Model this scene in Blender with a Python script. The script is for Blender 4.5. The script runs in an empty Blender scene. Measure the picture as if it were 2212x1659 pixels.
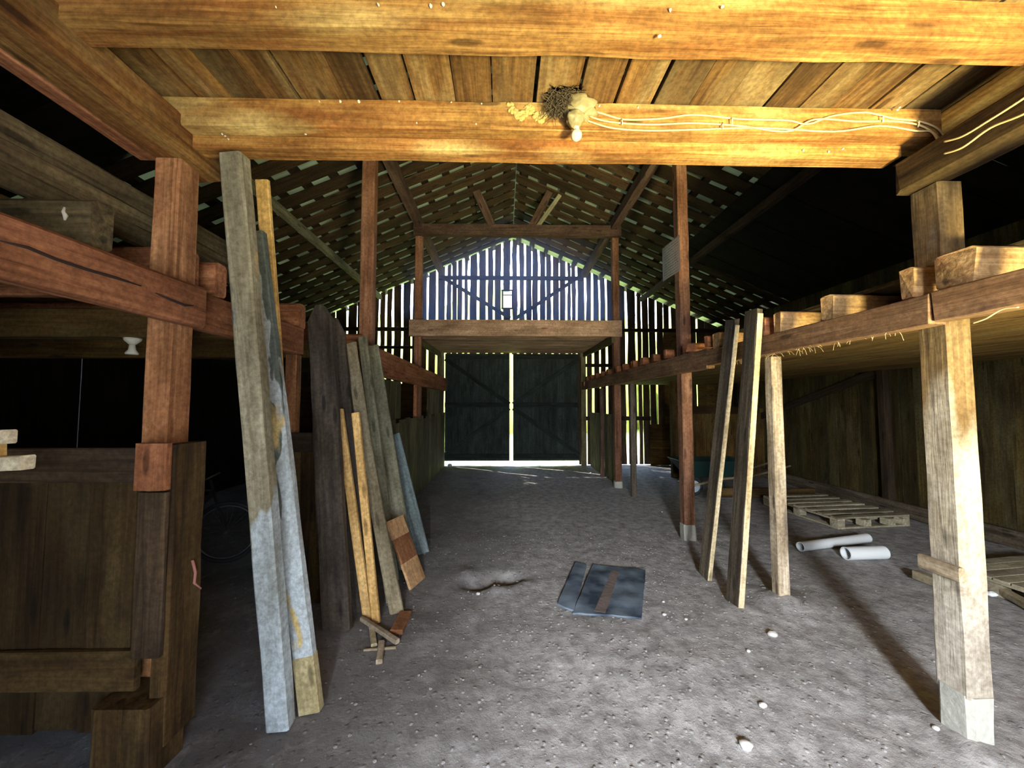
import bpy, bmesh, math, random
from mathutils import Vector, Matrix, noise
random.seed(7)
C = bpy.context.scene.collection
SC = bpy.context.scene

# ------------------------------------------------------------------ camera
FPX, PITCH, YAW, EYE = 831.0, math.radians(3.0), math.radians(1.25), 1.5
cam = bpy.data.cameras.new('camera'); co = bpy.data.objects.new('camera', cam); C.objects.link(co)
cam.sensor_width = 36; cam.lens = 36 * FPX / 2212; cam.clip_start = .02; cam.clip_end = 300
co.location = (0, 0, EYE); co.rotation_euler = (math.pi / 2 + PITCH, 0, -YAW)
SC.camera = co
# ------------------------------------------------------------------ exposure
SC.view_settings.view_transform = 'Standard'; SC.view_settings.look = 'None'
SC.view_settings.gamma = 1; SC.view_settings.use_curve_mapping = False
SC.view_settings.exposure = 0.0
SC.cycles.use_denoising = True
SC.cycles.max_bounces = 8; SC.cycles.diffuse_bounces = 2
SC.cycles.sample_clamp_indirect = 6
# ------------------------------------------------------------------ sky
W = bpy.data.worlds.new('World'); SC.world = W; W.use_nodes = True
nt = W.node_tree; nt.nodes.clear()
out = nt.nodes.new('ShaderNodeOutputWorld'); bg = nt.nodes.new('ShaderNodeBackground')
tc = nt.nodes.new('ShaderNodeTexCoord'); sx = nt.nodes.new('ShaderNodeSeparateXYZ')
cr = nt.nodes.new('ShaderNodeValToRGB')
nt.links.new(tc.outputs['Generated'], sx.inputs[0]); nt.links.new(sx.outputs['Z'], cr.inputs[0])
cr.color_ramp.elements[0].position = 0.0; cr.color_ramp.elements[0].color = (.75, .80, .85, 1)
cr.color_ramp.elements[1].position = 0.6; cr.color_ramp.elements[1].color = (.42, .60, 1.0, 1)
nt.links.new(cr.outputs[0], bg.inputs[0]); bg.inputs[1].default_value = 15.0
nt.links.new(bg.outputs[0], out.inputs[0])


def light(name, kind, loc, target, energy, col, size=None, sizey=None, spread=None, angle=None):
    l = bpy.data.lights.new(name, kind); o = bpy.data.objects.new(name, l); C.objects.link(o)
    o.location = loc; l.energy = energy; l.color = col
    d = Vector(target) - Vector(loc); o.rotation_euler = d.to_track_quat('-Z', 'Y').to_euler()
    if kind == 'AREA':
        l.shape = 'RECTANGLE'; l.size = size; l.size_y = sizey or size
        if spread: l.spread = math.radians(spread)
    if kind == 'SUN': l.angle = math.radians(angle)
    return o


light('sun', 'SUN', (0, 20, 20), (1.5, 19, 18.2), 20.0, (1, .95, .85), angle=1.0)
# daylight through the half-open door behind the camera: sky light falling in, and sunlit yard bouncing up
light('doorway_sky', 'AREA', (-.12, -3.0, 2.40), (1.35, 3.6, .1), 1000, (.93, .96, 1.0), .46, 1.25)
light('doorway_yard', 'AREA', (1.55, -1.40, .22), (1.70, .9, 2.9), 225, (1.0, .88, .44), .6, .4, 88)


# ------------------------------------------------------------------ helpers
def at(u, v, X=None, Y=None, Z=None):
    cp, sp, cy, sy = math.cos(PITCH), math.sin(PITCH), math.cos(YAW), math.sin(YAW)
    a = (u - 1106) / FPX; b = -(v - 829.5) / FPX
    d = (sy * cp + a * cy - b * sy * sp, cy * cp - a * sy - b * cy * sp, sp + b * cp)
    t = X / d[0] if X is not None else Y / d[1] if Y is not None else (Z - EYE) / d[2]
    return Vector((t * d[0], t * d[1], EYE + t * d[2]))


def tag(o, label=None, cat=None, group=None, kind=None):
    if label: o['label'] = label
    if cat: o['category'] = cat
    if group: o['group'] = group
    if kind: o['kind'] = kind
    return o


def link(name, bm, mat, M=None, parent=None, smooth=False):
    me = bpy.data.meshes.new(name); bm.normal_update(); bm.to_mesh(me); bm.free()
    if smooth:
        for p in me.polygons: p.use_smooth = True
    if mat: me.materials.append(mat)
    o = bpy.data.objects.new(name, me); C.objects.link(o)
    M = M or Matrix.Identity(4)
    if parent is not None:
        o.parent = parent; o.matrix_local = WM[parent.name].inverted() @ M
    else:
        o.matrix_world = M
    WM[o.name] = M
    return o


WM = {}


def empty(name, loc, label, cat, group=None, rot=0):
    o = bpy.data.objects.new(name, None); C.objects.link(o); o.empty_display_size = .1
    M = Matrix.Translation(loc) @ Matrix.Rotation(rot, 4, 'Z'); o.matrix_world = M; WM[o.name] = M
    tag(o, label, cat, group); return o


def frame(p0, p1, up=(0, 0, 1)):
    x = (Vector(p1) - Vector(p0)).normalized(); u = Vector(up)
    if abs(x.dot(u)) > .99: u = Vector((0, 1, 0))
    z = (u - x * u.dot(x)).normalized(); y = z.cross(x)
    M = Matrix((x, y, z)).transposed().to_4x4(); M.translation = Vector(p0); return M


def beam_bm(bm, L, w, h, jit=.003, ch=.005, seg=None, x0=0, round_end=0, taper=1.0, warp=0.0, rag=0.0, cy=0, cz=0):
    """squared timber along local X from x0 to x0+L, w in local Y, h in local Z"""
    n = seg or max(2, min(40, int(L / .12)))
    rings = []; s = random.random() * 50
    ch = min(ch, w * .3, h * .3)
    prof = [(-1, -1, 1, 0), (1, -1, -1, 0), (1, -1, 0, 1), (1, 1, 0, -1), (1, 1, -1, 0), (-1, 1, 1, 0), (-1, 1, 0, -1), (-1, -1, 0, 1)]
    for i in range(n + 1):
        t = i / n; x = x0 + L * t
        k = 1 + (taper - 1) * t
        if round_end and L * (1 - t) < round_end:
            q = 1 - L * (1 - t) / round_end; k *= math.sqrt(max(.12, 1 - q * q))
        wy = warp * math.sin(math.pi * t); ring = []
        for j, (a, b, c, d) in enumerate(prof):
            nx = noise.noise(Vector((x * 3 + s, a * 2 + j * .3, b * 2))) * jit
            ny = noise.noise(Vector((x * 3 - s, a * 2 + j * .3, b * 2 + 9))) * jit
            xx = x + (noise.noise(Vector((s + j * 3.1, 0, 4))) * rag if i in (0, n) else 0)
            ring.append(bm.verts.new((xx, cy + (a * w / 2) * k + c * ch + nx + wy, cz + (b * h / 2) + d * ch + ny)))
        rings.append(ring)
    for r0, r1 in zip(rings, rings[1:]):
        for j in range(8):
            bm.faces.new((r0[j], r0[(j + 1) % 8], r1[(j + 1) % 8], r1[j]))
    bm.faces.new(rings[0][::-1]); bm.faces.new(rings[-1])


def timber(name, p0, p1, w, h, mat, up=(0, 0, 1), parent=None, label=None, cat=None, group=None, kind=None, **k):
    bm = bmesh.new(); L = (Vector(p1) - Vector(p0)).length
    beam_bm(bm, L, w, h, **k)
    bmesh.ops.recalc_face_normals(bm, faces=bm.faces)
    o = link(name, bm, mat, frame(p0, p1, up), parent)
    return tag(o, label, cat, group, kind)


def tbox(name, x, y, z, mat, **k):
    """axis-aligned timber filling the given ranges, grain along its longest side"""
    d = [x[1] - x[0], y[1] - y[0], z[1] - z[0]]; c = [(x[0] + x[1]) / 2, (y[0] + y[1]) / 2, (z[0] + z[1]) / 2]
    i = d.index(max(d)); p0 = list(c); p1 = list(c); r = (x, y, z)[i]; p0[i], p1[i] = r
    if i == 0: w, h, up = d[1], d[2], (0, 0, 1)
    elif i == 1: w, h, up = d[0], d[2], (0, 0, 1)
    else: w, h, up = d[0], d[1], (0, 1, 0)
    return timber(name, p0, p1, w, h, mat, up=up, **k)


AX = {'X': Matrix.Identity(4), 'Y': Matrix.Rotation(math.pi / 2, 4, 'Z'), 'Z': Matrix.Rotation(-math.pi / 2, 4, 'Y')}


def planks(name, boxes, mat, axis, parent=None, M0=None, jit=.003, **k):
    """boards of one surface in one mesh; each box = (x0,x1,y0,y1,z0,z1) in world (or M0) space, grain along axis"""
    A = AX[axis]; Ai = A.inverted(); bm = bmesh.new()
    for b in boxes:
        c = [Vector((b[i], b[2 + j], b[4 + l])) for i in (0, 1) for j in (0, 1) for l in (0, 1)]
        c = [Ai @ v for v in c]
        mn = [min(v[i] for v in c) for i in range(3)]; mx = [max(v[i] for v in c) for i in range(3)]
        beam_bm(bm, mx[0] - mn[0], mx[1] - mn[1], mx[2] - mn[2], jit=jit, ch=.002, x0=mn[0],
                seg=max(2, min(12, int((mx[0] - mn[0]) / .4))), cy=(mn[1] + mx[1]) / 2, cz=(mn[2] + mx[2]) / 2)
    bmesh.ops.recalc_face_normals(bm, faces=bm.faces)
    o = link(name, bm, mat, (M0 or Matrix.Identity(4)) @ A, parent)
    return tag(o, **k)


def tube_bm(bm, pts, r, n=8, closed=False):
    pts = [Vector(p) for p in pts]; rings = []; m = len(pts)
    for i, p in enumerate(pts):
        a = pts[(i - 1) % m] if (i or closed) else p; b = pts[(i + 1) % m] if (i < m - 1 or closed) else p
        d = (b - a).normalized(); u = Vector((0, 0, 1)) if abs(d.z) < .9 else Vector((1, 0, 0))
        s = d.cross(u).normalized(); t = s.cross(d)
        rr = r[i] if isinstance(r, (list, tuple)) else r
        rings.append([bm.verts.new(p + (s * math.cos(q) + t * math.sin(q)) * rr) for q in [2 * math.pi * j / n for j in range(n)]])
    for i in range(m if closed else m - 1):
        r0, r1 = rings[i], rings[(i + 1) % m]
        for j in range(n): bm.faces.new((r0[j], r0[(j + 1) % n], r1[(j + 1) % n], r1[j]))
    if not closed: bm.faces.new(rings[0][::-1]); bm.faces.new(rings[-1])


def tube(name, pts, r, mat, parent=None, n=8, closed=False, **k):
    bm = bmesh.new(); tube_bm(bm, pts, r, n, closed); bmesh.ops.recalc_face_normals(bm, faces=bm.faces)
    return tag(link(name, bm, mat, None, parent, True), **k)


def blob(name, c, r, mat, sub=3, amp=.25, freq=6, parent=None, flat=None, **k):
    bm = bmesh.new(); bmesh.ops.create_icosphere(bm, subdivisions=sub, radius=1)
    s = Vector((random.random() * 9, random.random() * 9, 0))
    for v in bm.verts:
        q = 1 + amp * noise.noise(v.co * freq * .4 + s)+ amp * .5 * noise.noise(v.co * freq + s)
        v.co = Vector((v.co.x * r[0], v.co.y * r[1], v.co.z * r[2])) * q
    return tag(link(name, bm, mat, Matrix.Translation(c), parent, True), **k)


# ------------------------------------------------------------------ materials
def N(nt, t, **k):
    n = nt.nodes.new('ShaderNode' + t)
    for a, b in k.items(): setattr(n, a, b)
    return n


def newmat(name):
    m = bpy.data.materials.new(name); m.use_nodes = True; return m, m.node_tree, m.node_tree.nodes['Principled BSDF']


def plain(name, col, rough=.6, metal=0, bump=0, bscale=30, var=0.0):
    m, nt, p = newmat(name); p.inputs['Base Color'].default_value = (*col, 1)
    p.inputs['Roughness'].default_value = rough; p.inputs['Metallic'].default_value = metal
    tc = N(nt, 'TexCoord'); no = N(nt, 'TexNoise'); no.inputs['Scale'].default_value = bscale; no.inputs['Detail'].default_value = 5
    nt.links.new(tc.outputs['Object'], no.inputs['Vector'])
    if var:
        mx = N(nt, 'Mix', data_type='RGBA'); mx.inputs[6].default_value = (*[c * (1 - var) for c in col], 1); mx.inputs[7].default_value = (*[min(1, c * (1 + var)) for c in col], 1)
        nt.links.new(no.outputs[0], mx.inputs[0]); nt.links.new(mx.outputs[2], p.inputs['Base Color'])
    if bump:
        b = N(nt, 'Bump'); b.inputs['Strength'].default_value = bump; b.inputs['Distance'].default_value = .01
        nt.links.new(no.outputs[0], b.inputs['Height']); nt.links.new(b.outputs[0], p.inputs['Normal'])
    return m


def wood(name, c1, c2, c3=None, c3amt=.5, rough=.85, bump=.8, patches=(), knots=True, var=.28, fine=1.0, spec=.25):
    """weathered sawn wood, grain along object X. patches: (colour, scale vec, threshold, softness, seed)"""
    m, nt, p = newmat(name); L = nt.links.new
    tc = N(nt, 'TexCoord'); oi = N(nt, 'ObjectInfo'); ge = N(nt, 'NewGeometry')
    ad = N(nt, 'Math', operation='ADD'); L(oi.outputs['Random'], ad.inputs[0]); L(ge.outputs['Random Per Island'], ad.inputs[1])
    ml = N(nt, 'Math', operation='MULTIPLY'); L(ad.outputs[0], ml.inputs[0]); ml.inputs[1].default_value = 57.3
    va = N(nt, 'VectorMath', operation='ADD'); L(tc.outputs['Object'], va.inputs[0]); L(ml.outputs[0], va.inputs[1])

    def mapped(s):
        q = N(nt, 'VectorMath', operation='MULTIPLY'); L(va.outputs[0], q.inputs[0]); q.inputs[1].default_value = s; return q.outputs[0]

    def noi(s, scale=1, det=5, dist=0, rgh=.6):
        q = N(nt, 'TexNoise'); L(mapped(s), q.inputs['Vector']); q.inputs['Scale'].default_value = scale
        q.inputs['Detail'].default_value = det; q.inputs['Distortion'].default_value = dist; q.inputs['Roughness'].default_value = rgh
        return q.outputs[0]

    def ramp(f, a, b):
        q = N(nt, 'MapRange'); L(f, q.inputs[0]); q.inputs[1].default_value = a; q.inputs[2].default_value = b; q.clamp = True; return q.outputs[0]

    def mix(f, a, b, mode='MIX'):
        q = N(nt, 'Mix', data_type='RGBA', blend_type=mode)
        if isinstance(f, float): q.inputs[0].default_value = f
        else: L(f, q.inputs[0])
        for i, c in ((6, a), (7, b)):
            if isinstance(c, tuple): q.inputs[i].default_value = (*c, 1)
            else: L(c, q.inputs[i])
        return q.outputs[2]
    grain = noi((1.5 * fine, 38 * fine, 38 * fine), 1, 6, .8)
    broad = noi((.9, 5, 5), 1, 4, .6)
    col = mix(ramp(grain, .34, .66), c1, c2)
    if c3: 
        q = N(nt, 'Math', operation='MULTIPLY'); L(ramp(broad, .45, .68), q.inputs[0]); q.inputs[1].default_value = c3amt
        col = mix(q.outputs[0], col, c3)
    for pt in patches:
        pc, ps, th, so, sd = pt[:5]
        f = N(nt, 'TexNoise'); mm = N(nt, 'VectorMath', operation='MULTIPLY_ADD'); L(va.outputs[0], mm.inputs[0]); mm.inputs[1].default_value = ps; mm.inputs[2].default_value = (sd, sd * 1.7, sd * .3)
        L(mm.outputs[0], f.inputs['Vector']); f.inputs['Scale'].default_value = 1; f.inputs['Detail'].default_value = 3
        fo = f.outputs[0]
        if len(pt) > 5:   # paint or stain confined to one stretch of the board: k * (x0 - x) is added
            sx_ = N(nt, 'SeparateXYZ'); L(tc.outputs['Object'], sx_.inputs[0])
            q1 = N(nt, 'MapRange'); L(sx_.outputs['X'], q1.inputs[0]); q1.inputs[1].default_value = pt[5]; q1.inputs[2].default_value = pt[6]
            q1.inputs[3].default_value = pt[7]; q1.inputs[4].default_value = pt[8]
            q2 = N(nt, 'Math', operation='ADD'); L(fo, q2.inputs[0]); L(q1.outputs[0], q2.inputs[1]); fo = q2.outputs[0]
        col = mix(ramp(fo, th, th + so), col, pc)
    if knots:
        vo = N(nt, 'TexVoronoi'); L(mapped((2.2, 9, 9)), vo.inputs['Vector']); vo.inputs['Scale'].default_value = 1
        k = N(nt, 'MapRange'); L(vo.outputs['Distance'], k.inputs[0]); k.inputs[1].default_value = .10; k.inputs[2].default_value = .17
        k.inputs[3].default_value = 1; k.inputs[4].default_value = 0; k.clamp = True
        kk = N(nt, 'Math', operation='MULTIPLY'); L(k.outputs[0], kk.inputs[0]); kk.inputs[1].default_value = .7
        col = mix(kk.outputs[0], col, tuple(c * .25 for c in c1))
    # per board tint
    hv = N(nt, 'HueSaturation'); r1 = N(nt, 'MapRange'); L(ad.outputs[0], r1.inputs[0]); r1.inputs[2].default_value = 2.0
    fr = N(nt, 'Math', operation='FRACT'); q = N(nt, 'Math', operation='MULTIPLY'); L(ad.outputs[0], q.inputs[0]); q.inputs[1].default_value = 7.31; L(q.outputs[0], fr.inputs[0])
    v = N(nt, 'MapRange'); L(fr.outputs[0], v.inputs[0]); v.inputs[3].default_value = 1 - var; v.inputs[4].default_value = 1 + var
    L(v.outputs[0], hv.inputs['Value']); L(col, hv.inputs['Color'])
    dark = mix(ramp(noi((2.2, 6, 6), 1, 6), .30, .60), (.50, .46, .40), (1.12, 1.12, 1.12))
    col = mix(1.0, hv.outputs[0], dark, 'MULTIPLY')
    sp = N(nt, 'TexNoise'); L(tc.outputs['Object'], sp.inputs['Vector']); sp.inputs['Scale'].default_value = 42; sp.inputs['Detail'].default_value = 5; sp.inputs['Roughness'].default_value = .7
    col = mix(1.0, col, mix(ramp(sp.outputs[0], .36, .64), (.72, .70, .66), (1.22, 1.22, 1.20)), 'MULTIPLY')
    L(col, p.inputs['Base Color'])
    p.inputs['Roughness'].default_value = rough; p.inputs['Specular IOR Level'].default_value = spec
    b = N(nt, 'Bump'); b.inputs['Strength'].default_value = bump; b.inputs['Distance'].default_value = .006
    L(noi((3, 45, 45), 1, 6, .4), b.inputs['Height']); L(b.outputs[0], p.inputs['Normal'])
    return m


M_joist = wood('orange_sawn_wood', (.19, .078, .016), (.46, .26, .075), (.25, .080, .018), .7, patches=[((.60, .44, .17), (1.0, 4, 4), .54, .2, 3)])
M_deck = wood('brown_deck_boards', (.085, .040, .012), (.21, .115, .035), (.25, .19, .09), .8, var=.5)
M_rail = wood('red_brown_timber', (.18, .062, .024), (.45, .190, .085), (.50, .20, .10), .5)
M_railR = wood('brown_rail', (.13, .068, .034), (.29, .175, .095), (.34, .18, .09), .5)
M_post = wood('post_timber', (.20, .082, .032), (.46, .225, .100), (.36, .14, .06), .6)
M_postR = wood('pale_post_timber', (.30, .235, .16), (.53, .445, .32), (.34, .24, .15), .6, patches=[((.68, .61, .47), (1, 6, 6), .54, .12, 4), ((.20, .17, .13), (1.3, 7, 7), .66, .06, 7)])
M_postbig = wood('brown_and_pale_post', (.10, .066, .030), (.21, .145, .066), (.15, .09, .04), .6, patches=[((.36, .325, .27), (1.2, 5, 5), .50, .16, 4, .9, 1.75, .30, -.35), ((.20, .17, .13), (1.6, 8, 8), .66, .06, 7)])
M_redpost = wood('red_stained_post', (.17, .070, .038), (.33, .165, .098), (.38, .22, .14), .5)
M_gate = wood('gate_boards', (.030, .016, .005), (.078, .045, .014), (.14, .095, .034), .7, var=.45)
M_gatedark = wood('dark_gate_rail', (.028, .018, .010), (.075, .048, .025), (.05, .038, .03), .5)
M_grey = wood('weathered_loft_board', (.075, .054, .024), (.20, .15, .07), (.06, .045, .022), .6)
M_white = wood('whitewashed_board', (.22, .19, .12), (.42, .385, .27), (.17, .155, .11), .7, fine=.6, var=.06,
               patches=[((.50, .57, .59), (1.6, 6, 6), .50, .04, 2, .65, 1.35, .20, -.16), ((.13, .15, .135), (2.2, 8, 8), .64, .02, 8), ((.48, .29, .11), (3, 8, 8), .67, .05, 5)])
M_white2 = wood('whitewashed_yellow_board', (.28, .25, .17), (.48, .45, .34), (.22, .2, .15), .5, fine=.6, var=.05,
                patches=[((.50, .56, .58), (1.6, 6, 6), .47, .06, 6, 1.0, 2.4, .16, .02), ((.13, .155, .14), (1.9, 7, 7), .60, .015, 9), ((.60, .46, .20), (2.5, 7, 7), .66, .04, 1)])
M_yellow = wood('fresh_yellow_pine', (.60, .36, .11), (.80, .55, .22), (.55, .30, .08), .4, bump=.2, var=.08)
M_stick = wood('new_yellow_lath', (.72, .43, .14), (.85, .57, .24), None, bump=.12, var=.06)
M_dark = wood('old_dark_timber', (.040, .031, .026), (.10, .080, .064), (.17, .14, .10), .5, fine=.7)
M_tan = wood('tan_weathered_board', (.30, .245, .15), (.47, .40, .27), (.22, .19, .12), .6)
M_grn = wood('grey_green_board', (.22, .22, .15), (.40, .38, .27), (.16, .16, .10), .6)
M_rough = wood('rough_dark_edged_board', (.055, .042, .028), (.17, .14, .10), (.04, .03, .02), .7, bump=.9, fine=.6)
M_blue = wood('blue_grey_painted_board', (.17, .22, .23), (.27, .34, .35), (.20, .26, .26), .4, bump=.25, knots=False)
M_bluedark = wood('dark_blue_grey_board', (.07, .10, .12), (.13, .17, .19), None, bump=.25, knots=False)
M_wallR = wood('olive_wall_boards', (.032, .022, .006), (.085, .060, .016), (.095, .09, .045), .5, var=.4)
M_wallB = wood('gable_boards', (.055, .035, .02), (.12, .08, .045), (.07, .05, .03), .5, var=.3)
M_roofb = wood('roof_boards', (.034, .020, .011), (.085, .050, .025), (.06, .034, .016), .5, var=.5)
M_shadeblack = wood('shade_black_boards', (.008, .006, .004), (.020, .015, .010), None)  # near-black colour stands in for shade on low roof and left wall
M_batten = wood('dark_battens', (.02, .013, .009), (.05, .032, .02), None)
M_truss = wood('truss_timber', (.075, .045, .035), (.16, .105, .08), (.12, .06, .045), .5)
M_brace = wood('black_brace', (.014, .021, .020), (.027, .038, .035), None, knots=False)
M_door = wood('dark_green_door', (.022, .032, .030), (.044, .062, .056), None, knots=False, var=.15)
M_head = wood('loft_underside', (.30, .19, .13), (.52, .36, .25), (.40, .22, .16), .5)
M_stall = wood('mossy_stall_boards', (.09, .082, .040), (.21, .19, .095), (.14, .11, .055), .5)
M_ceilR = wood('under_loft_boards', (.085, .046, .012), (.19, .11, .028), (.15, .12, .04), .5)
M_pallet = wood('pallet_wood', (.30, .27, .19), (.48, .44, .32), (.24, .20, .14), .5, bump=.3)
M_panel = wood('cut_pine_panel', (.52, .29, .13), (.66, .42, .22), None, bump=.15, var=.03, knots=False)
M_brownstripe = wood('brown_varnished_strip', (.24, .10, .045), (.34, .16, .075), None, bump=.15, var=.03, knots=False)
M_scrap = wood('scrap_wood', (.24, .19, .13), (.42, .35, .25), None, bump=.4, var=.1)
M_creamblock = wood('cream_offcut', (.58, .50, .33), (.74, .66, .48), None, bump=.2, var=.05, knots=False)
M_jend = wood('pale_joist', (.30, .17, .07), (.56, .37, .18), (.42, .18, .08), .5)
M_conc = plain('concrete', (.40, .395, .34), .95, bump=.5, bscale=40, var=.25)
M_iron, _nt, _p = newmat('translucent_roof_sheet')
_p.inputs['Base Color'].default_value = (.21, .24, .16, 1); _p.inputs['Roughness'].default_value = .7
_t = N(_nt, 'BsdfTranslucent'); _t.inputs[0].default_value = (.74, .85, .36, 1); _m = N(_nt, 'MixShader')
_tc = N(_nt, 'TexCoord'); _no = N(_nt, 'TexNoise'); _no.inputs['Scale'].default_value = 1.6; _nt.links.new(_tc.outputs['Object'], _no.inputs['Vector'])
_mr = N(_nt, 'MapRange'); _mr.inputs[1].default_value = .35; _mr.inputs[2].default_value = .7; _mr.inputs[3].default_value = .0; _mr.inputs[4].default_value = .010
_nt.links.new(_no.outputs[0], _mr.inputs[0]); _nt.links.new(_mr.outputs[0], _m.inputs[0])
_nt.links.new(_p.outputs[0], _m.inputs[1]); _nt.links.new(_t.outputs[0], _m.inputs[2]); _nt.links.new(_m.outputs[0], _nt.nodes['Material Output'].inputs[0])
M_cable = plain('cream_cable', (.66, .50, .23), .5)
M_nest = plain('nest_straw', (.075, .052, .024), .95, bump=1, bscale=60, var=.6)
M_box = plain('old_lamp_housing', (.30, .25, .115), .5, bump=.6, bscale=30, var=.6)
M_bulb = plain('bulb_glass', (.62, .58, .42), .25)
M_mud = plain('yellow_mud_nest', (.46, .33, .10), .95, bump=1, bscale=50, var=.3)
M_foot = wood('bare_pale_yellow_wood', (.48, .40, .20), (.64, .55, .32), None, bump=.3, var=.03)
M_porc = plain('white_porcelain', (.62, .58, .45), .4)
M_pipe = plain('white_plastic_pipe', (.82, .86, .86), .4, var=.06, bscale=6)
M_rubber = plain('black_rubber', (.025, .027, .03), .6, bump=.2)
M_spoke = plain('dull_steel', (.16, .18, .19), .45, .6)
M_hub = plain('grey_wheel_hub', (.38, .45, .50), .5)
M_tray = plain('dark_green_tray', (.010, .034, .030), .4, var=.3, bscale=8)
M_peb = plain('pale_pebble', (.56, .55, .52), .8, bump=.4)
M_fluff = plain('pale_fluff', (.62, .55, .42), .95)
M_red = plain('pink_ribbon', (.40, .16, .13), .8)
M_glassw = plain('window_glass', (.8, .85, .9), .1)
M_leaf = plain('leaf_green', (.50, .54, .09), .8, var=.6, bscale=3)
M_grass = plain('meadow_grass', (.42, .50, .12), .9, var=.4, bscale=3)


def floor_mat():
    m, nt, p = newmat('trodden_dirt'); L = nt.links.new; tc = N(nt, 'TexCoord')

    def noi(s, d=6, r=.6, dist=0):
        q = N(nt, 'TexNoise'); L(tc.outputs['Object'], q.inputs['Vector']); q.inputs['Scale'].default_value = s; q.inputs['Detail'].default_value = d; q.inputs['Roughness'].default_value = r
        q.inputs['Distortion'].default_value = dist; return q.outputs[0]

    def ramp(f, a, b, c=0, d=1):
        q = N(nt, 'MapRange'); L(f, q.inputs[0]); q.inputs[1].default_value = a; q.inputs[2].default_value = b; q.inputs[3].default_value = c; q.inputs[4].default_value = d; return q.outputs[0]

    def mix(f, a, b):
        q = N(nt, 'Mix', data_type='RGBA'); L(f, q.inputs[0])
        for i, c in ((6, a), (7, b)):
            if isinstance(c, tuple): q.inputs[i].default_value = (*c, 1)
            else: L(c, q.inputs[i])
        return q.outputs[2]
    col = mix(ramp(noi(1.6, 5), .35, .65), (.16, .154, .147), (.26, .25, .24))
    col = mix(ramp(noi(.8, 3), .5, .7), col, (.20, .175, .155))
    col = mix(ramp(noi(9, 6, .7, .5), .52, .72), col, (.34, .33, .315))
    col = mix(ramp(noi(14, 6, .7, .3), .30, .44, .6, 0), col, (.085, .08, .076))
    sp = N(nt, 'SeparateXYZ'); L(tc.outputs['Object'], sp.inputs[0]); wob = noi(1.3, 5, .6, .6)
    def add(a, b, op='ADD'):
        q = N(nt, 'Math', operation=op)
        for i, v in ((0, a), (1, b)):
            if isinstance(v, float): q.inputs[i].default_value = v
            else: L(v, q.inputs[i])
        return q.outputs[0]
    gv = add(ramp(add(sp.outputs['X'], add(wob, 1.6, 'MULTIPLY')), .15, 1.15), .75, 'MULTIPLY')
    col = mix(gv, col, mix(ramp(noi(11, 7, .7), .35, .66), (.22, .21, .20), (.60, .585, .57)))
    vo = N(nt, 'TexVoronoi'); L(tc.outputs['Object'], vo.inputs['Vector']); vo.inputs['Scale'].default_value = 20
    g = N(nt, 'Math', operation='MULTIPLY'); L(ramp(vo.outputs['Distance'], .10, .16, 1, 0), g.inputs[0]); L(ramp(noi(3, 4), .52, .62), g.inputs[1])
    col = mix(g.outputs[0], col, (.70, .68, .64))
    L(col, p.inputs['Base Color']); p.inputs['Roughness'].default_value = .95; p.inputs['Specular IOR Level'].default_value = .2
    b = N(nt, 'Bump'); b.inputs['Strength'].default_value = .8; b.inputs['Distance'].default_value = .018; L(noi(22, 9, .72, .1), b.inputs['Height'])
    b2 = N(nt, 'Bump'); b2.inputs['Strength'].default_value = .5; b2.inputs['Distance'].default_value = .015
    L(ramp(vo.outputs['Distance'], 0, .25, 1, 0), b2.inputs['Height']); L(b.outputs[0], b2.inputs['Normal']); L(b2.outputs[0], p.inputs['Normal'])
    return m


def mat_rubber():
    m, nt, p = newmat('dusty_blue_rubber'); L = nt.links.new; tc = N(nt, 'TexCoord')
    q = N(nt, 'TexNoise'); L(tc.outputs['Object'], q.inputs['Vector']); q.inputs['Scale'].default_value = 5; q.inputs['Detail'].default_value = 6
    r = N(nt, 'ValToRGB'); L(q.outputs[0], r.inputs[0]); e = r.color_ramp.elements
    e[0].position = .38; e[0].color = (.022, .036, .060, 1); e[1].position = .68; e[1].color = (.17, .22, .27, 1)
    L(r.outputs[0], p.inputs['Base Color']); p.inputs['Roughness'].default_value = .7
    b = N(nt, 'Bump'); b.inputs['Strength'].default_value = .4; b.inputs['Distance'].default_value = .01; L(q.outputs[0], b.inputs['Height']); L(b.outputs[0], p.inputs['Normal'])
    return m


def mat_paper():
    m, nt, p = newmat('printed_paper'); L = nt.links.new; tc = N(nt, 'TexCoord'); s = N(nt, 'SeparateXYZ'); L(tc.outputs['Generated'], s.inputs[0])
    def math(op, a, b):
        q = N(nt, 'Math', operation=op)
        for i, v in ((0, a), (1, b)):
            if isinstance(v, (int, float)): q.inputs[i].default_value = v
            else: L(v, q.inputs[i])
        return q.outputs[0]
    row = math('GREATER_THAN', math('FRACT', math('MULTIPLY', s.outputs['Z'], 13), 0), .55)
    no = N(nt, 'TexNoise'); L(tc.outputs['Generated'], no.inputs['Vector']); no.inputs['Scale'].default_value = 26
    ink = math('MULTIPLY', row, math('GREATER_THAN', no.outputs[0], .47))
    ink = math('MULTIPLY', ink, math('LESS_THAN', math('ABSOLUTE', math('SUBTRACT', s.outputs['Y'], .5), 0), .4))
    x = N(nt, 'Mix', data_type='RGBA'); L(ink, x.inputs[0]); x.inputs[6].default_value = (.93, .95, 1.0, 1); x.inputs[7].default_value = (.38, .42, .52, 1)
    L(x.outputs[2], p.inputs['Base Color']); p.inputs['Roughness'].default_value = .5
    t = N(nt, 'BsdfTranslucent'); L(x.outputs[2], t.inputs[0]); ms = N(nt, 'MixShader'); ms.inputs[0].default_value = .75
    L(p.outputs[0], ms.inputs[1]); L(t.outputs[0], ms.inputs[2]); L(ms.outputs[0], nt.nodes['Material Output'].inputs[0]); return m


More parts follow.
